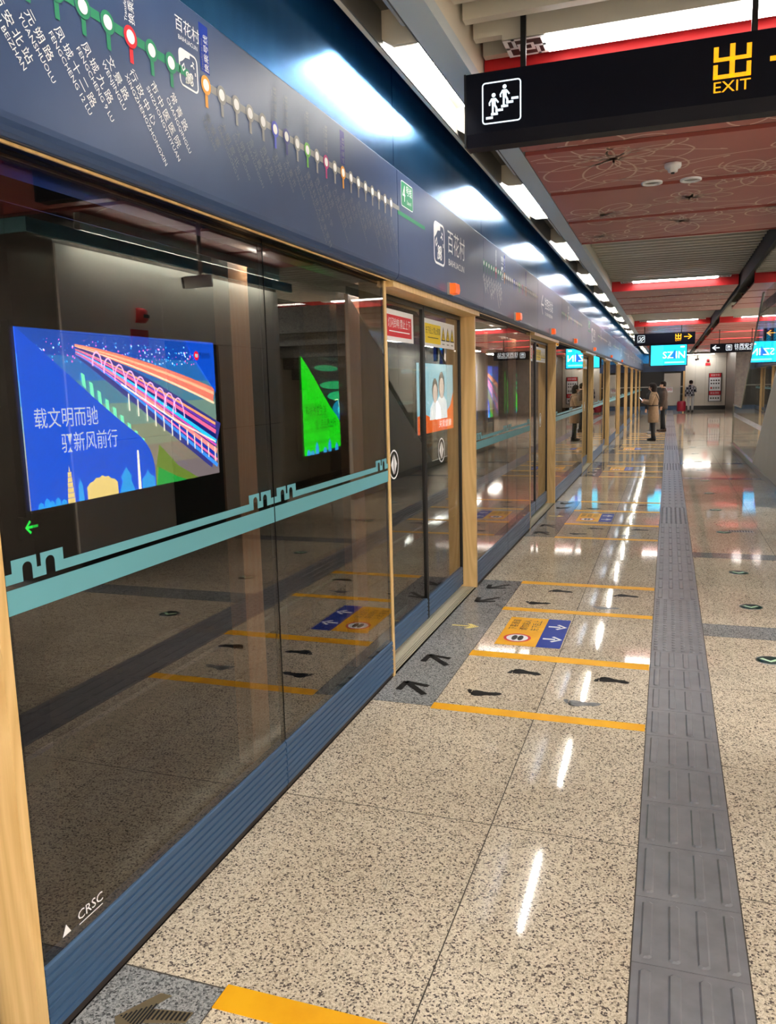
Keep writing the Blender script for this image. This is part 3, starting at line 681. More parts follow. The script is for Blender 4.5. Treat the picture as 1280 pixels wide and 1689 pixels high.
# ================================================================== ADVERTISING LIGHT BOXES IN THE TUNNEL
XS = -4.0
def lightbox(y0, y1, z0, z1, lab):
    t = thing('light_box', lab, 'advertising screen', (0, 0, 0))
    BX('case', FRAME, t, XS-.08, XS-.002, y0-.05, y1+.05, z0-.05, z1+.05)
    return t
def blue_ad(y0, lab, full=True):
    W_, H_ = 3.25, 1.62; z0 = .55
    t = lightbox(y0, y0+W_, z0, z0+H_, lab)
    p = P2(.002); E = em
    blue = E('screen blue', srgb(8,84,226), .85); sky = E('screen dusk', srgb(60,118,150), .55); 
    p.rect(0, W_, 0, H_, sky, 1)
    # sky and water bands
    for k, (c, a) in enumerate([((24,80,190), .8), ((40,110,190), .9), ((70,130,160), .9), ((112,146,136), .95), ((134,144,120), .9), ((142,134,118), .8), ((130,120,124), .8)]):
        p.rect(0, W_, H_*(1-(k+1)/7), H_*(1-k/7), E(f'screen band {k}', srgb(*c), a), 2)
    rr = random.Random(5)
    for k in range(240):
        u = rr.uniform(.25, 2.9); v = H_*rr.uniform(.82, .95)
        p.disc(u, v, rr.uniform(.004, .012), rr.choice([E('screen spark', srgb(190,230,255), 1.2), E('screen cyan spark', srgb(60,190,255), 1.0), E('screen pink spark', srgb(255,120,220), 1)]), 4, 6)
    # swept road of light trails from upper left to lower right
    def road(off, wd, col, ly=5, k=1):
        pts = bez((.75, H_*.86+off*.1), (1.1, H_*.80+off*.15), (2.0, H_*.45+off*.6), (W_-.045, off+.02), 26)
        nn = len(pts); p.line([(min(max(u, 0), W_), max(v, 0)) for u, v in pts], [wd*(.12+.88*(i/nn)) for i in range(nn)], E(f'screen trail {col} {k}', srgb(*col), k), ly)
    road(.33, .62, (60,64,150), 5, .8)
    for off, wd, col, k in ((.08, .05, (60,150,255), 1), (.15, .03, (255,120,190), 1), (.20, .04, (20,60,190), .9), (.26, .06, (255,150,150), 1), (.33, .03, (230,90,200), .9), (.38, .05, (40,200,255), 1.1), (.44, .04, (20,40,140), .7), (.5, .05, (255,110,160), 1), (.56, .03, (120,60,200), .9), (.60, .035, (255,170,120), 1)):
        road(off, wd, col, 6, k)
    road(.95, .2, (236,130,110), 5, 1); road(.98, .04, (255,190,150), 6, 1); road(.86, .03, (255,230,190), 6, 1)
    # arched bridge ribs and piers
    rib = E('screen rib', srgb(255,190,240), 1); ivory = E('screen ivory', srgb(250,240,220), 1)
    for k in range(9):
        u = 1.05+.17*k; v = H_*.80-.072*k; r = .07+.006*k
        p.line([(u+r*math.cos(a), v+r*2.0*math.sin(a)) for a in [PI*i/8 for i in range(9)]], .018, rib, 7)
    for k in range(12): u = 1.5+.15*k; v = 1.02-.062*k; p.rect(u, u+.02, v-.18, v, ivory, 7)
    p.line([(1.4, 1.12), (2.3, .72), (3.18, .40)], .02, ivory, 7)
    # green lit viaduct and bank
    for k in range(9): u = .8+.11*k; v = H_*.76-.085*k; p.poly([(u, v), (u+.05, v-.02), (u+.06, v-.16-.012*k), (u+.01, v-.12-.012*k)], E('screen lit pier', srgb(120,240,190), 1), 7)
    p.poly([(1.85, .0), (2.0, .45), (2.35, .18), (2.75, .0)], E('screen bank', srgb(120,150,60), .7), 4); p.poly([(1.9, .0), (1.95, .2), (2.3, .06), (2.5, 0)], E('screen bank green', srgb(40,170,70), .8), 8)
    # plain blue field on the left with curved edge, and the corner
    edge = [(0, H_)] + bez((.0, H_), (.7, H_*.72), (1.2, H_*.5), (1.62, H_*.36), 8) + bez((1.62, H_*.36), (1.82, H_*.28), (1.9, H_*.2), (1.88, 0), 10)
    p.poly([(0, 0)] + [(0, H_)] + edge[2:], blue, 9) if False else p.poly([(0, 0), (1.88, 0)] + edge[::-1], blue, 9)
    p.poly([(W_, H_), (W_-.62, H_), (W_-.42, H_*.86), (W_, H_*.62)], blue, 9)
    wt = E('screen white', srgb(240,250,255), .55)
    p.text('载文明而驰', .56, .80, .20, wt, 0, 'CENTER', 10, width=.86); p.text('驭新风前行', .86, .56, .20, wt, 0, 'CENTER', 10, width=.82)
    p.disc(W_-.40, H_-.17, .055, E('screen red', srgb(230,20,60), 1), 10); p.rect(W_-.43, W_-.37, H_-.19, H_-.15, wt, 11); p.text('西安地铁', W_-.22, H_-.17, .08, NAVYP, 0, 'CENTER', 10, width=.24)
    # skyline
    cy = E('screen cyan line', srgb(40,160,240), .9); gd = E('screen gold', srgb(236,210,130), .9)
    for u, h in ((.12, .06), (.2, .09), (.26, .06), (.34, .08), (.42, .05)): p.poly([(u-.04, 0), (u+.04, 0), (u+.03, h*.7), (u, h), (u-.03, h*.7)], cy, 10)
    for k in range(6): w_ = .05-.005*k; p.rect(.52-w_, .52+w_, .05*k, .05*k+.045, gd, 10)
    p.poly([(.51, .3), (.53, .3), (.52, .36)], gd, 10)
    p.poly([(.62, 0), (.7, 0), (.69, .15), (.66, .22), (.63, .15)], cy, 10)
    p.poly([(.75, 0), (1.22, 0)]+[(1.22-.47*k/10, .12+.08*math.sin(PI*k/10)+(.015 if k % 2 else 0)) for k in range(11)], gd, 10)
    p.poly([(1.24, 0), (1.5, 0), (1.44, .12), (1.46, .16), (1.37, .26), (1.28, .16), (1.3, .12)], cy, 10); p.poly([(1.56, 0), (1.61, 0), (1.605, .42), (1.575, .42)], ivory, 10)
    p.poly([(1.63, 0), (1.86, 0), (1.86, .1), (1.78, .14), (1.74, .2), (1.70, .14), (1.63, .1)], cy, 10)
    o = p.build('picture', FX(XS, y0, z0), t)
def green_ad(y0, lab):
    W_, H_ = 3.25, 1.62; z0 = .53
    t = lightbox(y0, y0+W_, z0, z0+H_, lab); p = P2(.002); E = em
    p.rect(0, W_, 0, H_, E('screen dark teal', srgb(10,30,34), .3), 1)
    rr = random.Random(8)
    for k in range(4):
        for q in range(26): p.rect(.7+.07*q, .72+.07*q, H_*(.93-.11*k), H_*(.96-.11*k), E('screen dim', srgb(90,150,130), .3), 2)
    for u, v, r, ry, c, a in ((1.0, 1.38, .5, .05, (0,150,90), .6), (1.5, 1.1, .8, .07, (0,190,110), .6), (1.6, .92, .6, .08, (0,200,120), .7), (1.75, .68, .55, .2, (0,150,190), .7), (1.7, .68, .28, .1, (60,230,240), .9)):
        p.disc(u, v, r, E(f'screen glow {c}{r}', srgb(*c), a), 3 if r > .3 else 4, 24, ry)
    p.line([(1.3, .85), (1.45, .86), (1.5, .72), (1.75, .68), (1.95, .74), (2.1, .68), (2.4, .66)], .02, E('screen trace', srgb(210,255,190), 1), 5); p.line([(1.6, .3), (1.75, .5), (1.9, .46), (2.0, .6), (2.6, .55)], .015, E('screen blue trace', srgb(60,90,255), 1), 5)
    g = E('screen green', srgb(16,232,20), .85)
    edge = [(0, H_*.96)]+bez((0, H_*.96), (.6, H_*.72), (.9, H_*.52), (1.25, H_*.40), 8)+bez((1.25, H_*.40), (1.55, H_*.3), (1.62, H_*.2), (1.6, .06), 8)
    p.poly([(0, 0), (1.6, .06)]+edge[::-1], g, 6)
    for k in range(6): p.rect(0, 1.0-.1*k*(k > 2), .15+.2*k, .22+.2*k, E('screen green b', srgb(8,210,14), .8), 7) if k < 4 else None
    p.text('科技改变生活', .5, .68, .17, mat('dark green print', srgb(6,70,20), .5), 0, 'CENTER', 8, width=.8); p.text('“智”造品质出行', .85, .46, .17, MATS['dark green print'], 0, 'CENTER', 8, width=.9)
    cy = E('screen cyan line', srgb(40,160,240), .9)
    for u, h in ((.15, .1), (.3, .08), (.48, .2), (.8, .1), (1.0, .22), (1.3, .14)): p.poly([(u-.07, 0), (u+.07, .0), (u+.06, h*.6), (u, h), (u-.06, h*.6)], cy, 9)
    p.build('picture', FX(XS, y0, z0), t)
def medical_ad(y0, lab):
    W_, H_ = 3.25, 1.64; z0 = .47
    t = lightbox(y0, y0+W_, z0, z0+H_, lab); p = P2(.002); E = em
    p.rect(0, W_, 0, H_, E('screen pale blue', srgb(150,212,232), .5), 1); org = E('screen orange', srgb(244,104,30), .5)
    p.poly([(0, 0), (W_, 0), (W_, .95), (W_-.3, .6), (W_-1.0, .36), (1.4, .3), (.6, .46), (.0, .42)], org, 2)
    sk = E('screen skin', srgb(236,214,200), .45); hr = E('screen hair', srgb(58,44,40), .6); wt = E('screen white', srgb(240,250,255), .55)
    for u, v, s in ((1.5, .95, 1), (2.1, 1.08, 1.1)):
        p.poly([(u-.5*s, .3), (u+.5*s, .3), (u+.42*s, v-.35), (u+.15*s, v-.2), (u-.15*s, v-.2), (u-.42*s, v-.35)], wt, 3)
        p.disc(u, v+.05, .26*s, hr, 4, 20, .3*s); p.disc(u, v-.02, .2*s, sk, 5, 20, .23*s)
    p.text('关爱健康', 2.4, .16, .2, wt, 0, 'CENTER', 6, width=1.2)
    p.build('picture', FX(XS, y0, z0), t)
blue_ad(5.68, 'glowing blue advertising screen with light-trail highway seen through the first glass panel')
green_ad(11.48, 'glowing green advertising screen with two lines of text on the tunnel wall')
medical_ad(17.6, 'pale blue and orange advertising screen with two figures on the tunnel wall')
blue_ad(23.6, 'glowing blue advertising screen farther along the tunnel, beyond the pale one')
green_ad(29.2, 'glowing green advertising screen farthest along the tunnel wall')

t = thing('track_signal', 'small green arrow signal on the tunnel wall below the blue screen', 'signal', (XS-.07, 5.72, .40))
BX('case', FRAME, t, -.01, .04, -.12, .12, -.1, .1)
p = P2(.001); gr_ = em('green signal', srgb(20,230,70), .5); p.rect(-.06, .07, -.012, .012, gr_); p.line([(-.02, .055), (-.075, 0), (-.02, -.055)], .024, gr_); p.build('arrow', FX(.0405), t)

# ================================================================== FLOOR MARKINGS
def strip(y0, y1, x0, x1, lab, grp): tag(MB().box(x0, x1, y0, y1, .0002, .0016).build('floor_tape', YELLOW), lab, 'floor tape', grp)
def foot(u, v, mt, side, lab, grp):
    p = P2(.0004)
    sole = [(.125, .0), (.14, .018), (.128, .034), (.1, .036), (.075, .027), (.04, .032), (.005, .040), (-.015, .034), (-.018, .0), (-.014, -.028), (.005, -.038), (.03, -.036), (.06, -.018), (.09, -.012), (.11, -.012)]
    sc = 1.0
    p.poly([(x_-.03, y_*side) for x_, y_ in (sole if side > 0 else sole[::-1])], mt, 1)
    for k, r in enumerate((.0135, .010, .0095, .009, .0075)): p.disc(-.062+.005*k*k*.55, (.030-.0155*k)*side, r, mt, 1, 10)
    o = p.build('footprint_sticker', FZ(.0006, u, v)); tag(o, lab, 'floor sticker', grp)
def chev(u, v, s, lab, grp, mt=DARKINK):                               # boarding arrow pointing obliquely at the doors
    p = P2(.0004); T, A1, A2, Ef = Vector((.10, .075*s)), Vector((.088, -.04*s)), Vector((.228, .048*s)), Vector((.238, -.07*s))
    p.line([tuple(Ef-Vector((.16, 0))), tuple(T-Vector((.16, 0)))], .036, mt, 1); p.line([tuple(A1-Vector((.16, 0))), tuple(T-Vector((.165, -.012*s)))], .036, mt, 2); p.line([tuple(A2-Vector((.16, 0))), tuple(T-Vector((.17, -.006*s)))], .034, mt, 2)
    o = p.build('boarding_arrow', FZ(.0006, u, v)); tag(o, lab, 'floor sticker', grp)
def alight(u, v, lab, grp):
    p = P2(.0004); ye = mat('cream ribbed print', srgb(222,206,120), .45)
    p.poly([(-.09, -.012), (.03, -.012), (.0, -.05), (.03, -.05), (.09, 0), (.03, .05), (.0, .05), (.03, .012), (-.09, .012)], ye, 1)
    for k in range(14): p.rect(-.085+.012*k, -.082+.012*k, -.012, .012, mat('dark rib print', srgb(120,104,50), .5), 2)
    o = p.build('alighting_arrow', FZ(.0006, u, v)); tag(o, lab, 'floor sticker', grp)
def notice(x0, y0, lab, grp):
    p = P2(.0004); Wd, Hd = .395, .6
    p.rect(0, .25, 0, Hd, YELLOW, 1); p.rect(.25, Wd, 0, Hd, BLUEINK, 1)
    for v in (.17, .43): p.rect(.27, .345, v-.012, v+.012, WHITEINK, 2); p.line([(.325, v+.05), (.378, v), (.325, v-.05)], .02, WHITEINK, 2)
    p.ring(.115, .15, .085, .018, REDINK, 2); p.disc(.115, .15, .068, WHITEINK, 2); p.disc(.098, .15, .018, BLKP, 3, 12, .05); p.disc(.135, .15, .018, BLKP, 3, 12, .05)
    for k, s_ in enumerate(('下客通道', '请勿站人', '先下后上')): p.text(s_, .055+.07*k, .43, .058, BLKP, PI/2, 'CENTER', 3, width=None)
    o = p.build('floor_notice', FZ(.0006, x0, y0)); tag(o, lab, 'floor sticker', grp)
for i, j in enumerate(JAMBS[1:7]):
    b = (j if i else 1.41)-6.03+(.03 if i == 1 else 0); near = i == 0; n = ORD[i+1]
    g = f'floor markings in front of the {n} doors'
    for y0, w_, nm in ((3.60, .075, 'first'), (4.42, .09, 'second'), (5.42, .078, 'third'), (6.20, .085, 'last')):
        if b+y0 < -3: continue
        strip(b+y0, b+y0+w_, .315, 1.318, f'{nm} yellow tape line of the boarding box before the {n} sliding doors', None)
    if i > 4: continue
    notice(.415, b+4.66, f'yellow and blue stand-clear floor notice before the {n} sliding doors', None)
    for (u, v, s, nm, mt) in ((.51, 3.85, 1, 'first', DARKINK), (.66, 4.22, -1, 'second', DARKINK), (1.0, 3.845, 1, 'third, worn', WORN), (1.12, 4.215, -1, 'fourth', DARKINK), (.515, 5.64, 1, 'fifth', DARKINK), (.63, 6.03, -1, 'sixth', DARKINK), (.99, 5.62, 1, 'seventh, worn', WORN), (1.11, 6.0, -1, 'eighth', DARKINK)):
        foot(u, b+v, mt, s, f'{nm} footprint sticker of the boarding box before the {n} sliding doors', None)
    for (v, s, nm) in ((3.83, 1, 'first'), (4.28, 1, 'second'), (5.67, -1, 'third'), (6.07, -1, 'fourth')):
        if i == 0 and v > 6: continue
        chev(.16, b+v, s, f'{nm} dark boarding arrow on the grey strip before the {n} sliding doors', None, DARKINK)
    alight(.16, b+4.98, f'cream ribbed arrow on the grey strip pointing away from the {n} sliding doors', None)
# ribbed metal arrow inlay at the near portal
p = P2(.0005)
base_ = mat('brass inlay', srgb(150,134,104), .35, .6)
p.poly([(-.07, -.05), (-.005, .055), (.03, .055), (.0, .0), (.115, .022), (.115, -.015), (.0, -.05), (.02, -.09), (-.02, -.11)], base_, 1)
for k in range(9): u = .012+.0115*k; p.rect(u, u+.006, -.034+.003*k, .0+.0022*k, BLKP, 2)
for k in range(8): u = -.058+.009*k; p.rect(u, u+.005, -.045-.003*k, -.04+.0085*k, BLKP, 2)
o = p.build('boarding_arrow', FZ(.0006, .165, 1.53)); tag(o, 'brass-edged ribbed boarding arrow on the grey strip by the nearest portal', 'floor sticker')
# luminous evacuation markers
gd = mat('dark green marker', srgb(14,46,38), .3); gl = mat('luminous arrow', srgb(190,228,190), .4)
for k, yy in enumerate((-1.2, .6, 2.4, 4.75, 5.89, 6.95, 8.82, 10.36, 11.9, 13.4, 15.0, 16.6, 18.4, 20.2)):
    t = thing('exit_marker', 'round dark green floor marker with pale arrow, '+beside(yy), 'floor marker', (1.955, yy, 0), 0, 'round evacuation markers along the floor')
    MB().tube([(0, 0, .0002), (0, 0, .002)], .075, 24).build('rim', STEEL, t); MB().tube([(0, 0, .002), (0, 0, .003)], .068, 24).build('disc', gd, t)
    p = P2(.0004); p.line([(-.045, .02), (0, -.025), (.045, .02)], .024, gl, 1); p.build('arrow', FZ(.0032), t)
t = thing('floor_grille', 'small slotted drain grille set in the platform floor', 'grille', (2.12, 8.9, 0))
BX('plate', STEEL, t, -.12, .12, -.05, .05, .0002, .002)
for k in range(9): BX('slot', BLACK, t, -.11+.026*k, -.098+.026*k, -.045, .045, .002, .0026)

# ================================================================== HANGING SIGNS AND SCREENS
def exit_sign(x0, x1, y, z0, z1, lab, kind):
    t = thing('hanging_sign', lab, 'sign', (x0, y, z0)); W_, H_ = x1-x0, z1-z0
    MB().prism([(-.045, .055), (-.03, .0), (.05, .0), (.06, .03), (.06, H_-.0), (-.045, H_)], 0, W_, lambda p_, x_: (x_, p_[0], p_[1])).build('case', NAVY, t)
    for s in (0, 1): BX('end_cap', FRAME, t, -.008 if s == 0 else W_, 0 if s == 0 else W_+.008, -.047, .062, .0, H_+.002)
    for u in (.25*W_*.66, W_*.78): BX('hanger', FRAME, t, u-.012, u+.012, -.01, .01, H_, (ZT if y < 10 else ZP)-z0)
    p = P2(.0008)
    if kind in (1, 2):
        u0, v0 = .075, H_*.285; q = H_*.57
        p.rframe(u0, u0+q, v0, v0+q, q*.09, q*.035, SIGNW)
        if kind == 1:
            for k in range(6): p.rect(u0+q*(.1+.13*k), u0+q*(.28+.13*k), v0+q*(.12+.08*k), v0+q*(.18+.08*k), SIGNW)
            for a, b in ((.3, .30), (.58, .47)):
                X = lambda s_: u0+q*(a+s_); Y = lambda s_: v0+q*(b+s_)
                p.disc(X(0), Y(.38), q*.052, SIGNW, 1, 14); p.poly([(X(-.05), Y(.14)), (X(.05), Y(.14)), (X(.055), Y(.31)), (X(-.055), Y(.31))], SIGNW)
                p.line([(X(-.045), Y(.3)), (X(-.11), Y(.2)), (X(-.10), Y(.14))], q*.04, SIGNW, 1); p.line([(X(.045), Y(.29)), (X(.1), Y(.22)), (X(.12), Y(.19))], q*.04, SIGNW, 1)
                p.line([(X(-.02), Y(.15)), (X(-.025), Y(-.08))], q*.05, SIGNW, 1); p.line([(X(.025), Y(.15)), (X(.07), Y(.07)), (X(.07), Y(-.03))], q*.05, SIGNW, 1)
        else:
            p.line([(u0+q*.12, v0+q*.2), (u0+q*.35, v0+q*.25), (u0+q*.65, v0+q*.7), (u0+q*.9, v0+q*.75)], q*.1, SIGNW); p.line([(u0+q*.5, v0+q*.12), (u0+q*.9, v0+q*.55)], q*.08, SIGNW); p.rect(u0+q*.3, u0+q*.38, v0+q*.5, v0+q*.8, SIGNW)
        p.build('pictogram', FY(-.0456, 0, 0), t); p = P2(.0008)
        # the EXIT character built from strokes
        c = .68*W_; s = .145*H_/.315; vb = H_*.47
        def st(a, b, c_, d): p.rect(c+a*s, c+b*s, vb+c_*s*.9, vb+d*s*.9, SIGNY)
        st(.43, .57, 0, 1.0); st(.0, .13, .58, .95); st(.87, 1, .58, .95); st(0, 1, .50, .62); st(0, .12, 0, .42); st(.88, 1, 0, .42); st(.0, 1, -.02, .11)
        p.text('EXIT', c+.5*s, H_*.355, .062*H_/.315, SIGNY, 0, 'CENTER', 1, width=s*.98)
        p.build('exit_lettering', FY(-.0456, 0, 0), t); p = P2(.0008); a0 = c+s+.07; p.rect(a0, a0+.17, H_*.6, H_*.66, SIGNY); p.line([(a0+.1, H_*.83), (a0+.19, H_*.63), (a0+.1, H_*.43)], .022, SIGNY)
    else:
        p.rect(.07, .25, H_*.5, H_*.6, SIGNW); p.line([(.15, H_*.8), (.06, H_*.55), (.15, H_*.3)], .03, SIGNW)
        p.build('arrow', FY(-.0456, 0, 0), t); p = P2(.0008); q = H_*.62; u0 = .42; v0 = H_*.22
        p.rframe(u0, u0+q, v0, v0+q, q*.12, q*.07, SIGNW); p.rframe(u0+q*.25, u0+q*.75, v0+q*.25, v0+q*.85, q*.1, q*.06, SIGNW); p.rect(u0+q*.3, u0+q*.7, v0+q*.5, v0+q*.72, SIGNW); p.line([(u0+q*.3, v0+q*.1), (u0+q*.4, v0+q*.25)], q*.05, SIGNW); p.line([(u0+q*.7, v0+q*.1), (u0+q*.6, v0+q*.25)], q*.05, SIGNW)
        p.text('往西安北站', .98, H_*.62, .15, SIGNW, 0, 'CENTER', 1, width=.66); p.text('To XIAN BEIZHAN', .98, H_*.3, .06, SIGNW, 0, 'CENTER', 1, width=.62)
    p.build('lettering' if kind == 3 else 'arrow', FY(-.0456, 0, 0), t)
    return t
exit_sign(.466, 2.02, 3.90, 2.647, 2.962, 'dark navy hanging sign with stairs pictogram and amber EXIT lettering', 1)
exit_sign(.49, 2.0, 23.0, 2.495, 2.815, 'distant black hanging sign with escalator pictogram, amber exit character and arrow', 2)
exit_sign(2.52, 3.95, 26.0, 2.335, 2.60, 'black hanging sign with white arrow and train pictogram to the north station', 3)
# cyan information display
t = thing('display_screen', 'cyan information display hanging below the distant exit sign', 'screen', (0, 0, 0))
yy, x0, x1, z0, z1 = 28.0, .815, 1.90, 2.06, 2.70
BX('case', FRAME, t, x0-.06, x1+.03, yy, yy+.12, z0-.03, z1+.03); BX('hanger', FRAME, t, 1.35, 1.42, yy+.04, yy+.09, z1+.03, ZP)
p = P2(.003); p.rect(x0, x1, z0, z1, em('display cyan', srgb(20,176,240), .34)); p.rect(x0, x0+.38, z0, z1, em('display light cyan', srgb(40,206,250), .33), 2)
wt = em('display white', srgb(240,250,255), .4)
p.text('SZ', x0+.52, z0+.31, .30, wt, layer=4); p.text('IN', x0+.90, z0+.31, .31, wt, layer=4); p.poly([(x0+.55, z0+.2), (x0+.82, z0+.2), (x0+.74, z0+.5)], em('display blue', srgb(20,90,220), .33), 3); p.rect(x0+.42, x1-.06, z0+.06, z0+.11, em('display pale', srgb(120,220,250), .33), 3); p.rect(x0+.9, x0+1.02, z1-.09, z1-.05, wt, 3)
p.build('display_face', FY(yy-.001), t)

# ---- ceiling fittings
def downlight(x, y, lab):
    t = thing('downlight', lab, 'downlight', (x, y, ZP))
    MB().rings([(0,0,0,.075,.075), (0,0,-.012,.075,.075), (0,0,-.014,.058,.058), (0,0,.002,.05,.05)], 24, 0, False).build('rim', WHITEINK, t)
    MB().tube([(0,0,-.003), (0,0,-.001)], .055, 20).build('lens', GREYINK, t)
downlight(1.226, 6.51, 'round recessed downlight on the red ceiling joint, next to the smoke detector'); downlight(1.495, 6.53, 'round recessed downlight on the red ceiling joint, under the flower drawing')
t = thing('smoke_detector', 'white smoke detector on the salmon ceiling panel', 'smoke detector', (1.37, 6.03, ZP))
MB().rings([(0,0,0,.055,.055), (0,0,-.02,.055,.055), (0,0,-.03,.05,.05), (0,0,-.032,.036,.036), (0,0,-.055,.03,.03), (0,0,-.058,.012,.012)], 24).build('body', WHITEINK, t); MB().tube([(0,0,-.058), (0,0,-.066)], .012, 12).build('sensor', BLKP, t)
def cctv(loc, rz, lab, drop):
    t = thing('security_camera', lab, 'camera', loc, rz)
    MB().tube([(0,0,0), (0,0,drop)], .018, 10).build('stalk', STEEL, t)
    b = MB().tube([(0,-.09,-.02), (0,.14,-.045)], .05, 14).build('body', WHITEINK, t); MB().tube([(0,.141,-.045), (0,.155,-.047)], .044, 14).build('lens', BLKP, t)
cctv((2.3, 6.0, 2.50), -2.2, 'white bullet security camera on a ceiling stalk', ZP-2.5)
cctv((2.72, 44.0, 2.62), 2.6, 'small security camera on a stalk before the white end wall', ZP-2.62)
def alarm(loc, rz, lab):
    t = thing('fire_alarm', lab, 'fire alarm', loc, rz)
    BX('plate', REDINK, t, -.12, .12, -.02, 0, -.2, -.06); MB().rings([(0,-.03,0,.07,.03), (0,-.05,.03,.07,.05), (0,-.05,.11,.06,.045), (0,-.03,.13,.05,.03)], 14).build('sounder', REDINK, t); BX('grille', BLKP, t, -.04, .04, -.102, -.095, .04, .07)
alarm((3.2, 6.35, 2.2), PI/2+PI, 'red fire alarm sounder on the white service room wall')
alarm((3.3, Y1, 2.5), 0, 'red fire alarm sounder on the white end wall')
t = thing('wall_notice', 'tall red and white passenger notice on the white end wall', 'poster', (0, 0, 0))
BX('board', FRAME, t, 3.36, 4.0, Y1-.03, Y1, .42, 1.90)
p = P2(.002); p.rect(3.4, 3.96, 1.68, 1.88, REDINK); p.rect(3.4, 3.96, .98, 1.67, WHITEINK); p.rect(3.4, 3.96, .76, .97, REDINK); p.rect(3.4, 3.96, .45, .75, WHITEINK)
p.text('乘客守则', 3.68, 1.78, .11, WHITEINK); p.text('安全须知', 3.68, .86, .11, WHITEINK)
for v in (1.52, 1.36): 
    for u in (3.5, 3.62, 3.74, 3.86): p.disc(u, v, .04, BLKP, 2, 12)
for u in (3.5, 3.62, 3.74, 3.86): p.disc(u, .6, .04, BLKP, 2, 12); p.rect(u-.04, u+.04, 1.08, 1.18, REDINK if u < 3.55 else GREYINK, 2)
p.build('notice_print', FY(Y1-.031), t)

# ================================================================== STAIR ENCLOSURE ON THE RIGHT
XE, XE2 = 2.80, 4.3
t = thing('staircase', 'staircase with white side panels and glass balustrades rising beside the platform', 'staircase', (0, 0, 0))
rise, run = .16, .28; y = 15.3; z = 0; k = 0
while z < 2.7:
    BX('step', GRANITE_D, t, XE+.06, XE2-.06, y-run, y, max(0, z-.2), z+rise); y -= run; z += rise; k += 1
YT = y
for xx in (XE, XE2-.05):
    ys = [15.35, 14.2, 13.05, 11.9, 10.75, YT]
    for a, b in zip(ys, ys[1:]):
        za, zb = min((15.35-a)*.571+.1, 2.95), min((15.35-b)*.571+.1, 2.95)
        MB().prism([(a-.003, .1), (a-.003, za), (b+.003, zb), (b+.003, .1)], xx, xx+.05, lambda q, x_: (x_, q[0], q[1])).build('side_panel', WHITEP, t)
    BX('steel_skirting', STEEL, t, xx-.01, xx+.05, YT, 20.4, .0, .098)
def bal(t2, xx):
    zt = lambda y_: .95 if y_ > 18.4 else .95+(18.4-y_)*.571
    zl = lambda y_: .1 if y_ > 15.35 else .1+(15.35-y_)*.571
    ys = [20.4, 19.4, 18.4, 17.4, 16.4, 15.4, 14.4, 13.4, 12.4, 11.4, YT]
    for a, b in zip(ys, ys[1:]):
        MB().prism([(a-.006, zl(a)+.005), (a-.006, min(zt(a), 2.95)), (b+.006, min(zt(b), 2.95)), (b+.006, zl(b)+.005)], xx, xx+.012, lambda q, x_: (x_, q[0], q[1])).build('glass_pane', GLASS_S, t2)
    MB().tube([(xx+.006, 20.4, .03), (xx+.006, 20.4, .97), (xx+.006, 18.4, .97), (xx+.006, 18.4-1.98/.571, 2.95)], .02, 8).build('hand_rail', STEEL, t2)
bal(t, XE+.02); bal(t, XE2-.03)
for k in range(5):  # glowing slabs imitating one screen's repeated reflections in the stair glass
    t = thing('screen_reflection', ORD[k+1]+' of five glowing strips imitating screen reflections above the staircase', 'screen', (3.25+.13*k, 19.5-.1*k, 1.85+.08*k), .5, 'imitated screen reflections above the staircase')
    BX('case', FRAME, t, -.055, .055, 0, .05, 0, .95); BX('hanger', FRAME, t, -.012, .012, .015, .035, .95, ZP+.14-1.85-.08*k)
    p = P2(.001); p.rect(-.045, .045, .02, .93, em('reflected deep blue', srgb(30,60,160), .2)); p.rect(-.045, .045, .35, .6, em('display cyan', srgb(20,176,240), .34), 2); p.rect(-.03, .02, .65, .8, em('reflected lilac', srgb(150,150,230), .4), 2); p.build('display_face', FY(-.001), t)

# ================================================================== PEOPLE
SKIN = mat('skin', srgb(214,166,138), .55)
def body(parent, J, arms):
    """one continuous skinned figure; J: joint -> (xyz, radius)"""
    names = list(J); idx = {n: i for i, n in enumerate(names)}
    E_ = [('pelvis','waist'),('waist','chest'),('chest','neck'),('neck','jaw'),('jaw','crown'),('jaw','nose')]
    for s in 'lr':
        E_ += [('chest',s+'sho'),(s+'sho',s+'elb'),(s+'elb',s+'wri'),(s+'wri',s+'palm'),('pelvis',s+'hip'),(s+'hip',s+'knee'),(s+'knee',s+'ank'),(s+'ank',s+'toe')]
        for f in range(5): E_ += [(s+('palm' if f else 'wri'),s+f'f{f}a'),(s+f'f{f}a',s+f'f{f}b')]
    me = bpy.data.meshes.new('body'); me.from_pydata([J[n][0] for n in names], [(idx[a], idx[b]) for a, b in E_], [])
    me.materials.append(SKIN)
    o = link('body', me, parent)
    md = o.modifiers.new('skin', 'SKIN'); md.use_smooth_shade = True
    for n in names:
        r = J[n][1]; sv = me.skin_vertices[0].data[idx[n]]; sv.radius = r if isinstance(r, tuple) else (r, r); sv.use_root = (n == 'pelvis')
    o.modifiers.new('sub', 'SUBSURF').levels = 1; o.modifiers['sub'].render_levels = 2
    return o
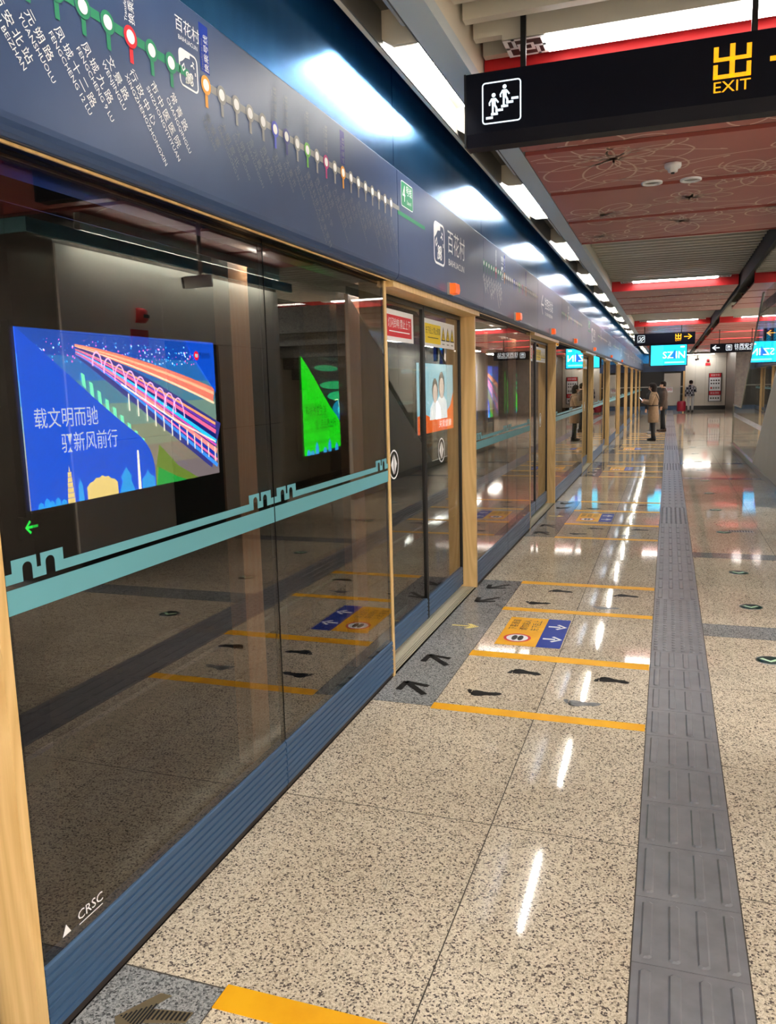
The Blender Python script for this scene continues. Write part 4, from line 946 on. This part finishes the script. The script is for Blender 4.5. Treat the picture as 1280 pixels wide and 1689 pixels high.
def person(loc, rz, lab, H=1.68, arms='phone', coat=None, coat_len=.75, top=None, trousers=None, shoes=None, hair=None, longhair=False, stride=.0, head_tilt=.06, sole=None):
    t = thing('person', lab, 'person', loc, rz); s = H/1.68
    V = lambda x_, y_, z_: (x_*s, y_*s, z_*s)
    J = dict(pelvis=(V(0,0,.93), .11*s), waist=(V(0,.0,1.08), .095*s), chest=(V(0,-.005,1.25), .10*s), neck=(V(0,.0,1.43), .05*s), jaw=(V(0,.02+head_tilt*.4,1.52), .075*s), crown=(V(0,.01+head_tilt*.6,1.60), .082*s), nose=(V(0,.115+head_tilt,1.53), .012*s))
    for q, sg in (('l', -1), ('r', 1)):
        st_ = stride*sg
        J[q+'hip'] = (V(.095*sg, 0, .88), .085*s); J[q+'knee'] = (V(.10*sg, st_*.5+.01, .49), .055*s); J[q+'ank'] = (V(.10*sg, st_-.01, .085), .032*s); J[q+'toe'] = (V(.102*sg, st_+.09, .032), .018*s)
        J[q+'sho'] = (V(.175*sg, -.01, 1.335), .048*s)
        if arms == 'phone': el, wr = (.235*sg, .03, 1.10), (.10*sg, .25, 1.17 if sg > 0 else 1.14)
        elif arms == 'one' and sg > 0: el, wr = (.245, .0, 1.10), (.14, .22, 1.12)
        else: el, wr = (.235*sg, -.03, 1.09), (.245*sg, .03, .84)
        J[q+'elb'] = (V(*el), .045*s); J[q+'wri'] = (V(*wr), .029*s)
        d = (Vector(wr)-Vector(el)).normalized(); pal = Vector(wr)+d*.06; J[q+'palm'] = (V(*pal), (.034*s, .02*s))
        side = Vector((0, 0, 1)) if arms != 'down' and abs(d.z) < .8 else Vector((0, 1, 0)); side = (side-d*side.dot(d)).normalized(); inn = d.cross(side)*(-sg)
        for f in range(5):
            if f == 0: a = Vector(wr)+d*.045+side*.038; b_ = a+d*.03+side*.012+inn*.02
            else: a = pal+d*.035+side*(.03-.02*(f-1)); b_ = a+d*(.03, .036, .033, .024)[f-1]+inn*.022
            J[q+f'f{f}a'] = (V(*a), .0095*s); J[q+f'f{f}b'] = (V(*b_), .008*s)
    body(t, J, arms)
    P = lambda n: Vector(J[n][0])
    # trousers
    tm = MB(); tm.rings([(0,0,.80*s,.15*s,.105*s),(0,0,.90*s,.172*s,.118*s),(0,0,1.04*s,.155*s,.11*s)], 18)
    for q in 'lr': tm.tube([P(q+'hip')+Vector((0,0,.02*s)), P(q+'hip')*.6+P(q+'knee')*.4, P(q+'knee'), P(q+'knee')*.5+P(q+'ank')*.5, P(q+'ank')+Vector((0,0,.0))], [.080*s,.078*s,.064*s,.06*s,.054*s], 14)
    tm.build('trousers', trousers, t)
    for q in 'lr':
        a = P(q+'ank'); sh = MB()
        prof = [(-.075,.05),(-.06,.062),(.0,.06),(.07,.05),(.13,.046),(.17,.03)]
        rs = []
        for yy_, w_ in prof:
            hh = .125 if yy_ < .03 else .085 if yy_ < .1 else .06
            rs.append([(a.x+sx*w_*.72*s, a.y+yy_*s, zz*s) for sx, zz in ((-1,.004),(1,.004),(1,hh*.6),(.6,hh),(-.6,hh),(-1,hh*.6))])
        vs = [p_ for r in rs for p_ in r]; n_ = 6
        fs = [(i*n_+k_, (i+1)*n_+k_, (i+1)*n_+(k_+1) % n_, i*n_+(k_+1) % n_) for i in range(len(rs)-1) for k_ in range(n_)]+[tuple(range(n_)), tuple((len(rs)-1)*n_+k_ for k_ in range(n_))[::-1]]
        sh.add(vs, fs, 0, True); sh.build('shoe', shoes, t)
    # coat or jacket with sleeves
    zb = (1.36-coat_len)*s; c = MB()
    fl = 1.0+.28*max(0, coat_len-.5)
    c.rings([(0,0,zb,.175*fl*s,.135*fl*s),(0,0,(zb+.9*s)/2,.185*s*fl,.14*s*fl),(0,.0,max(.95*s, zb+.1),.19*s,.14*s),(0,0,1.08*s,.165*s,.128*s),(0,-.005,1.22*s,.188*s,.138*s),(0,-.005,1.34*s,.19*s,.118*s),(0,0,1.405*s,.145*s,.09*s),(0,0,1.46*s,.068*s,.066*s)], 22)
    for q in 'lr': c.tube([P(q+'sho')+Vector((0,0,.0)), P(q+'sho')*.5+P(q+'elb')*.5, P(q+'elb'), P(q+'elb')*.5+P(q+'wri')*.5, P(q+'wri')], [.076*s,.068*s,.062*s,.056*s,.05*s], 14)
    c.build('coat' if coat_len > .6 else 'jacket', coat, t)
    # hair
    hc = P('crown'); h = MB()
    if longhair:
        h.rings([(0,hc.y-.05*s,1.30*s,.085*s,.04*s),(0,hc.y-.055*s,1.40*s,.108*s,.06*s),(0,hc.y-.045*s,1.5*s,.108*s,.085*s),(0,hc.y-.03*s,1.58*s,.108*s,.1*s),(0,hc.y-.012*s,1.65*s,.092*s,.095*s),(0,hc.y-.005*s,1.692*s,.05*s,.055*s),(0,hc.y,1.70*s,.01*s,.01*s)], 20)
    else:
        h.rings([(0,hc.y-.05*s,1.50*s,.075*s,.05*s),(0,hc.y-.028*s,1.57*s,.098*s,.085*s),(0,hc.y-.012*s,1.63*s,.098*s,.1*s),(0,hc.y-.005*s,1.675*s,.07*s,.075*s),(0,hc.y,1.695*s,.02*s,.02*s)], 20)
    h.build('hair', hair, t)
    for sg in (-1, 1):
        MB().rings([(sg*.03*s,hc.y+.082*s,1.55*s,.011*s,.006*s),(sg*.03*s,hc.y+.085*s,1.557*s,.013*s,.007*s),(sg*.03*s,hc.y+.082*s,1.564*s,.01*s,.006*s)], 8).build('eye', BLKP, t)
        MB().rings([(sg*.085*s,hc.y-.0*s,1.52*s,.008*s,.015*s),(sg*.09*s,hc.y-.0*s,1.55*s,.01*s,.022*s),(sg*.088*s,hc.y,1.575*s,.008*s,.016*s)], 8).build('ear', SKIN, t)
    MB().rings([(0,hc.y+.078*s,1.486*s,.022*s,.006*s),(0,hc.y+.08*s,1.492*s,.024*s,.007*s),(0,hc.y+.078*s,1.498*s,.02*s,.006*s)], 10).build('mouth', mat('lips', srgb(170,90,84), .5), t)
    return t, J, s
HAIRM = mat('dark brown hair', srgb(30,20,17), .75, spec=.2); BLKC = noisy('black cloth', srgb(18,18,20), srgb(28,28,30), 40, .8)
TAN = noisy('tan coat cloth', srgb(150,122,94), srgb(136,110,84), 30, .85); BROWN = noisy('dark brown coat cloth', srgb(70,56,46), srgb(58,46,38), 30, .85)
GREYJ = noisy('washed grey denim', srgb(150,150,150), srgb(128,128,130), 30, .85); SHOEB = mat('black leather', srgb(16,15,15), .4); SNEAK = mat('white sneaker', srgb(196,196,196), .5)
PH = mat('phone glass', srgb(20,20,24), .2)
def phone(t, J, s, lab):
    m_ = t.matrix_basis @ Matrix.Translation(Vector((0, .36*s, 1.21*s))) @ Matrix.Rotation(-.7, 4, 'X')
    q = thing('phone', lab, 'phone'); q.matrix_world = m_
    BX('case', PH, q, -.037, .037, -.005, .004, -.075, .075); BX('screen', em('phone screen', srgb(200,215,235), .3), q, -.034, .034, -.0065, -.005, -.07, .07)
def place(fn, *a, **k): return fn(*a, **k)
t, J, s = person((1.02, 22.45, 0), 1.35, 'person in knee-length tan coat and black leggings looking at a phone', 1.50, 'phone', TAN, .82, None, BLKC, SHOEB, HAIRM, True, .03, .05)
c_ = MB(); c_.rings([(0,0,1.02*s,.186*s,.142*s),(0,0,1.055*s,.182*s,.140*s)], 22, 0, False).build('belt', BROWN, t)
MB().tube([(-.14*s,-.10*s,1.37*s),(-.09*s,-.135*s,1.28*s),(.0,-.150*s,1.18*s),(.10*s,-.135*s,1.08*s),(.17*s,-.085*s,1.0*s)], .008, 8).build('bag_strap', BLKC, t)
phone(t, J, s, 'phone held in both hands by the person in the tan coat')
t, J, s = person((1.24, 26.6, 0), 1.5, 'person in dark brown coat and black trousers standing behind the tan coat', 1.55, 'one', BROWN, .62, None, BLKC, mat('brown leather', srgb(60,36,22), .45), HAIRM, False, .04, .03)
t, J, s = person((.93, 25.4, 0), .9, 'person in grey jeans and light sneakers half hidden behind the tan coat', 1.50, 'down', BLKC, .55, None, GREYJ, SNEAK, HAIRM, False, .12, .02)
def plaid():
    mt = mat('navy and white plaid', srgb(30,32,48), .85); nt, N, L, b = nodes(mt); tc = N.new('ShaderNodeTexCoord')
    ck = N.new('ShaderNodeTexChecker'); ck.inputs['Scale'].default_value = 9; ck.inputs[1].default_value = srgb(24,26,40); ck.inputs[2].default_value = srgb(150,150,156); L.new(tc.outputs['Object'], ck.inputs[0]); L.new(ck.outputs[0], b.inputs['Base Color']); return mt
t, J, s = person((2.42, 42.6, 0), .1, 'person in plaid jacket and pale trousers standing by a red suitcase', 1.55, 'one', plaid(), .5, None, mat('pale grey trousers', srgb(178,178,178), .8), SHOEB, HAIRM, False, .03, .05)
t = thing('suitcase', 'upright red suitcase beside the person in the plaid jacket', 'suitcase', (2.0, 42.4, 0))
RS = mat('red suitcase shell', srgb(150,14,44), .35)
MB().rings([(0,0,.06,.17,.11),(0,0,.09,.21,.13),(0,0,.48,.21,.13),(0,0,.56,.17,.11)], 8).build('shell', RS, t)
for sx in (-1, 1):
    for sy in (-1, 1): MB().tube([(sx*.13-.012,sy*.07,.03),(sx*.13+.012,sy*.07,.03)], .03, 10).build('wheel', BLACK, t)
MB().tube([(-.08,.08,.58),(-.08,.08,.9),(.08,.08,.9),(.08,.08,.58)], .01, 8).build('handle', STEEL, t)
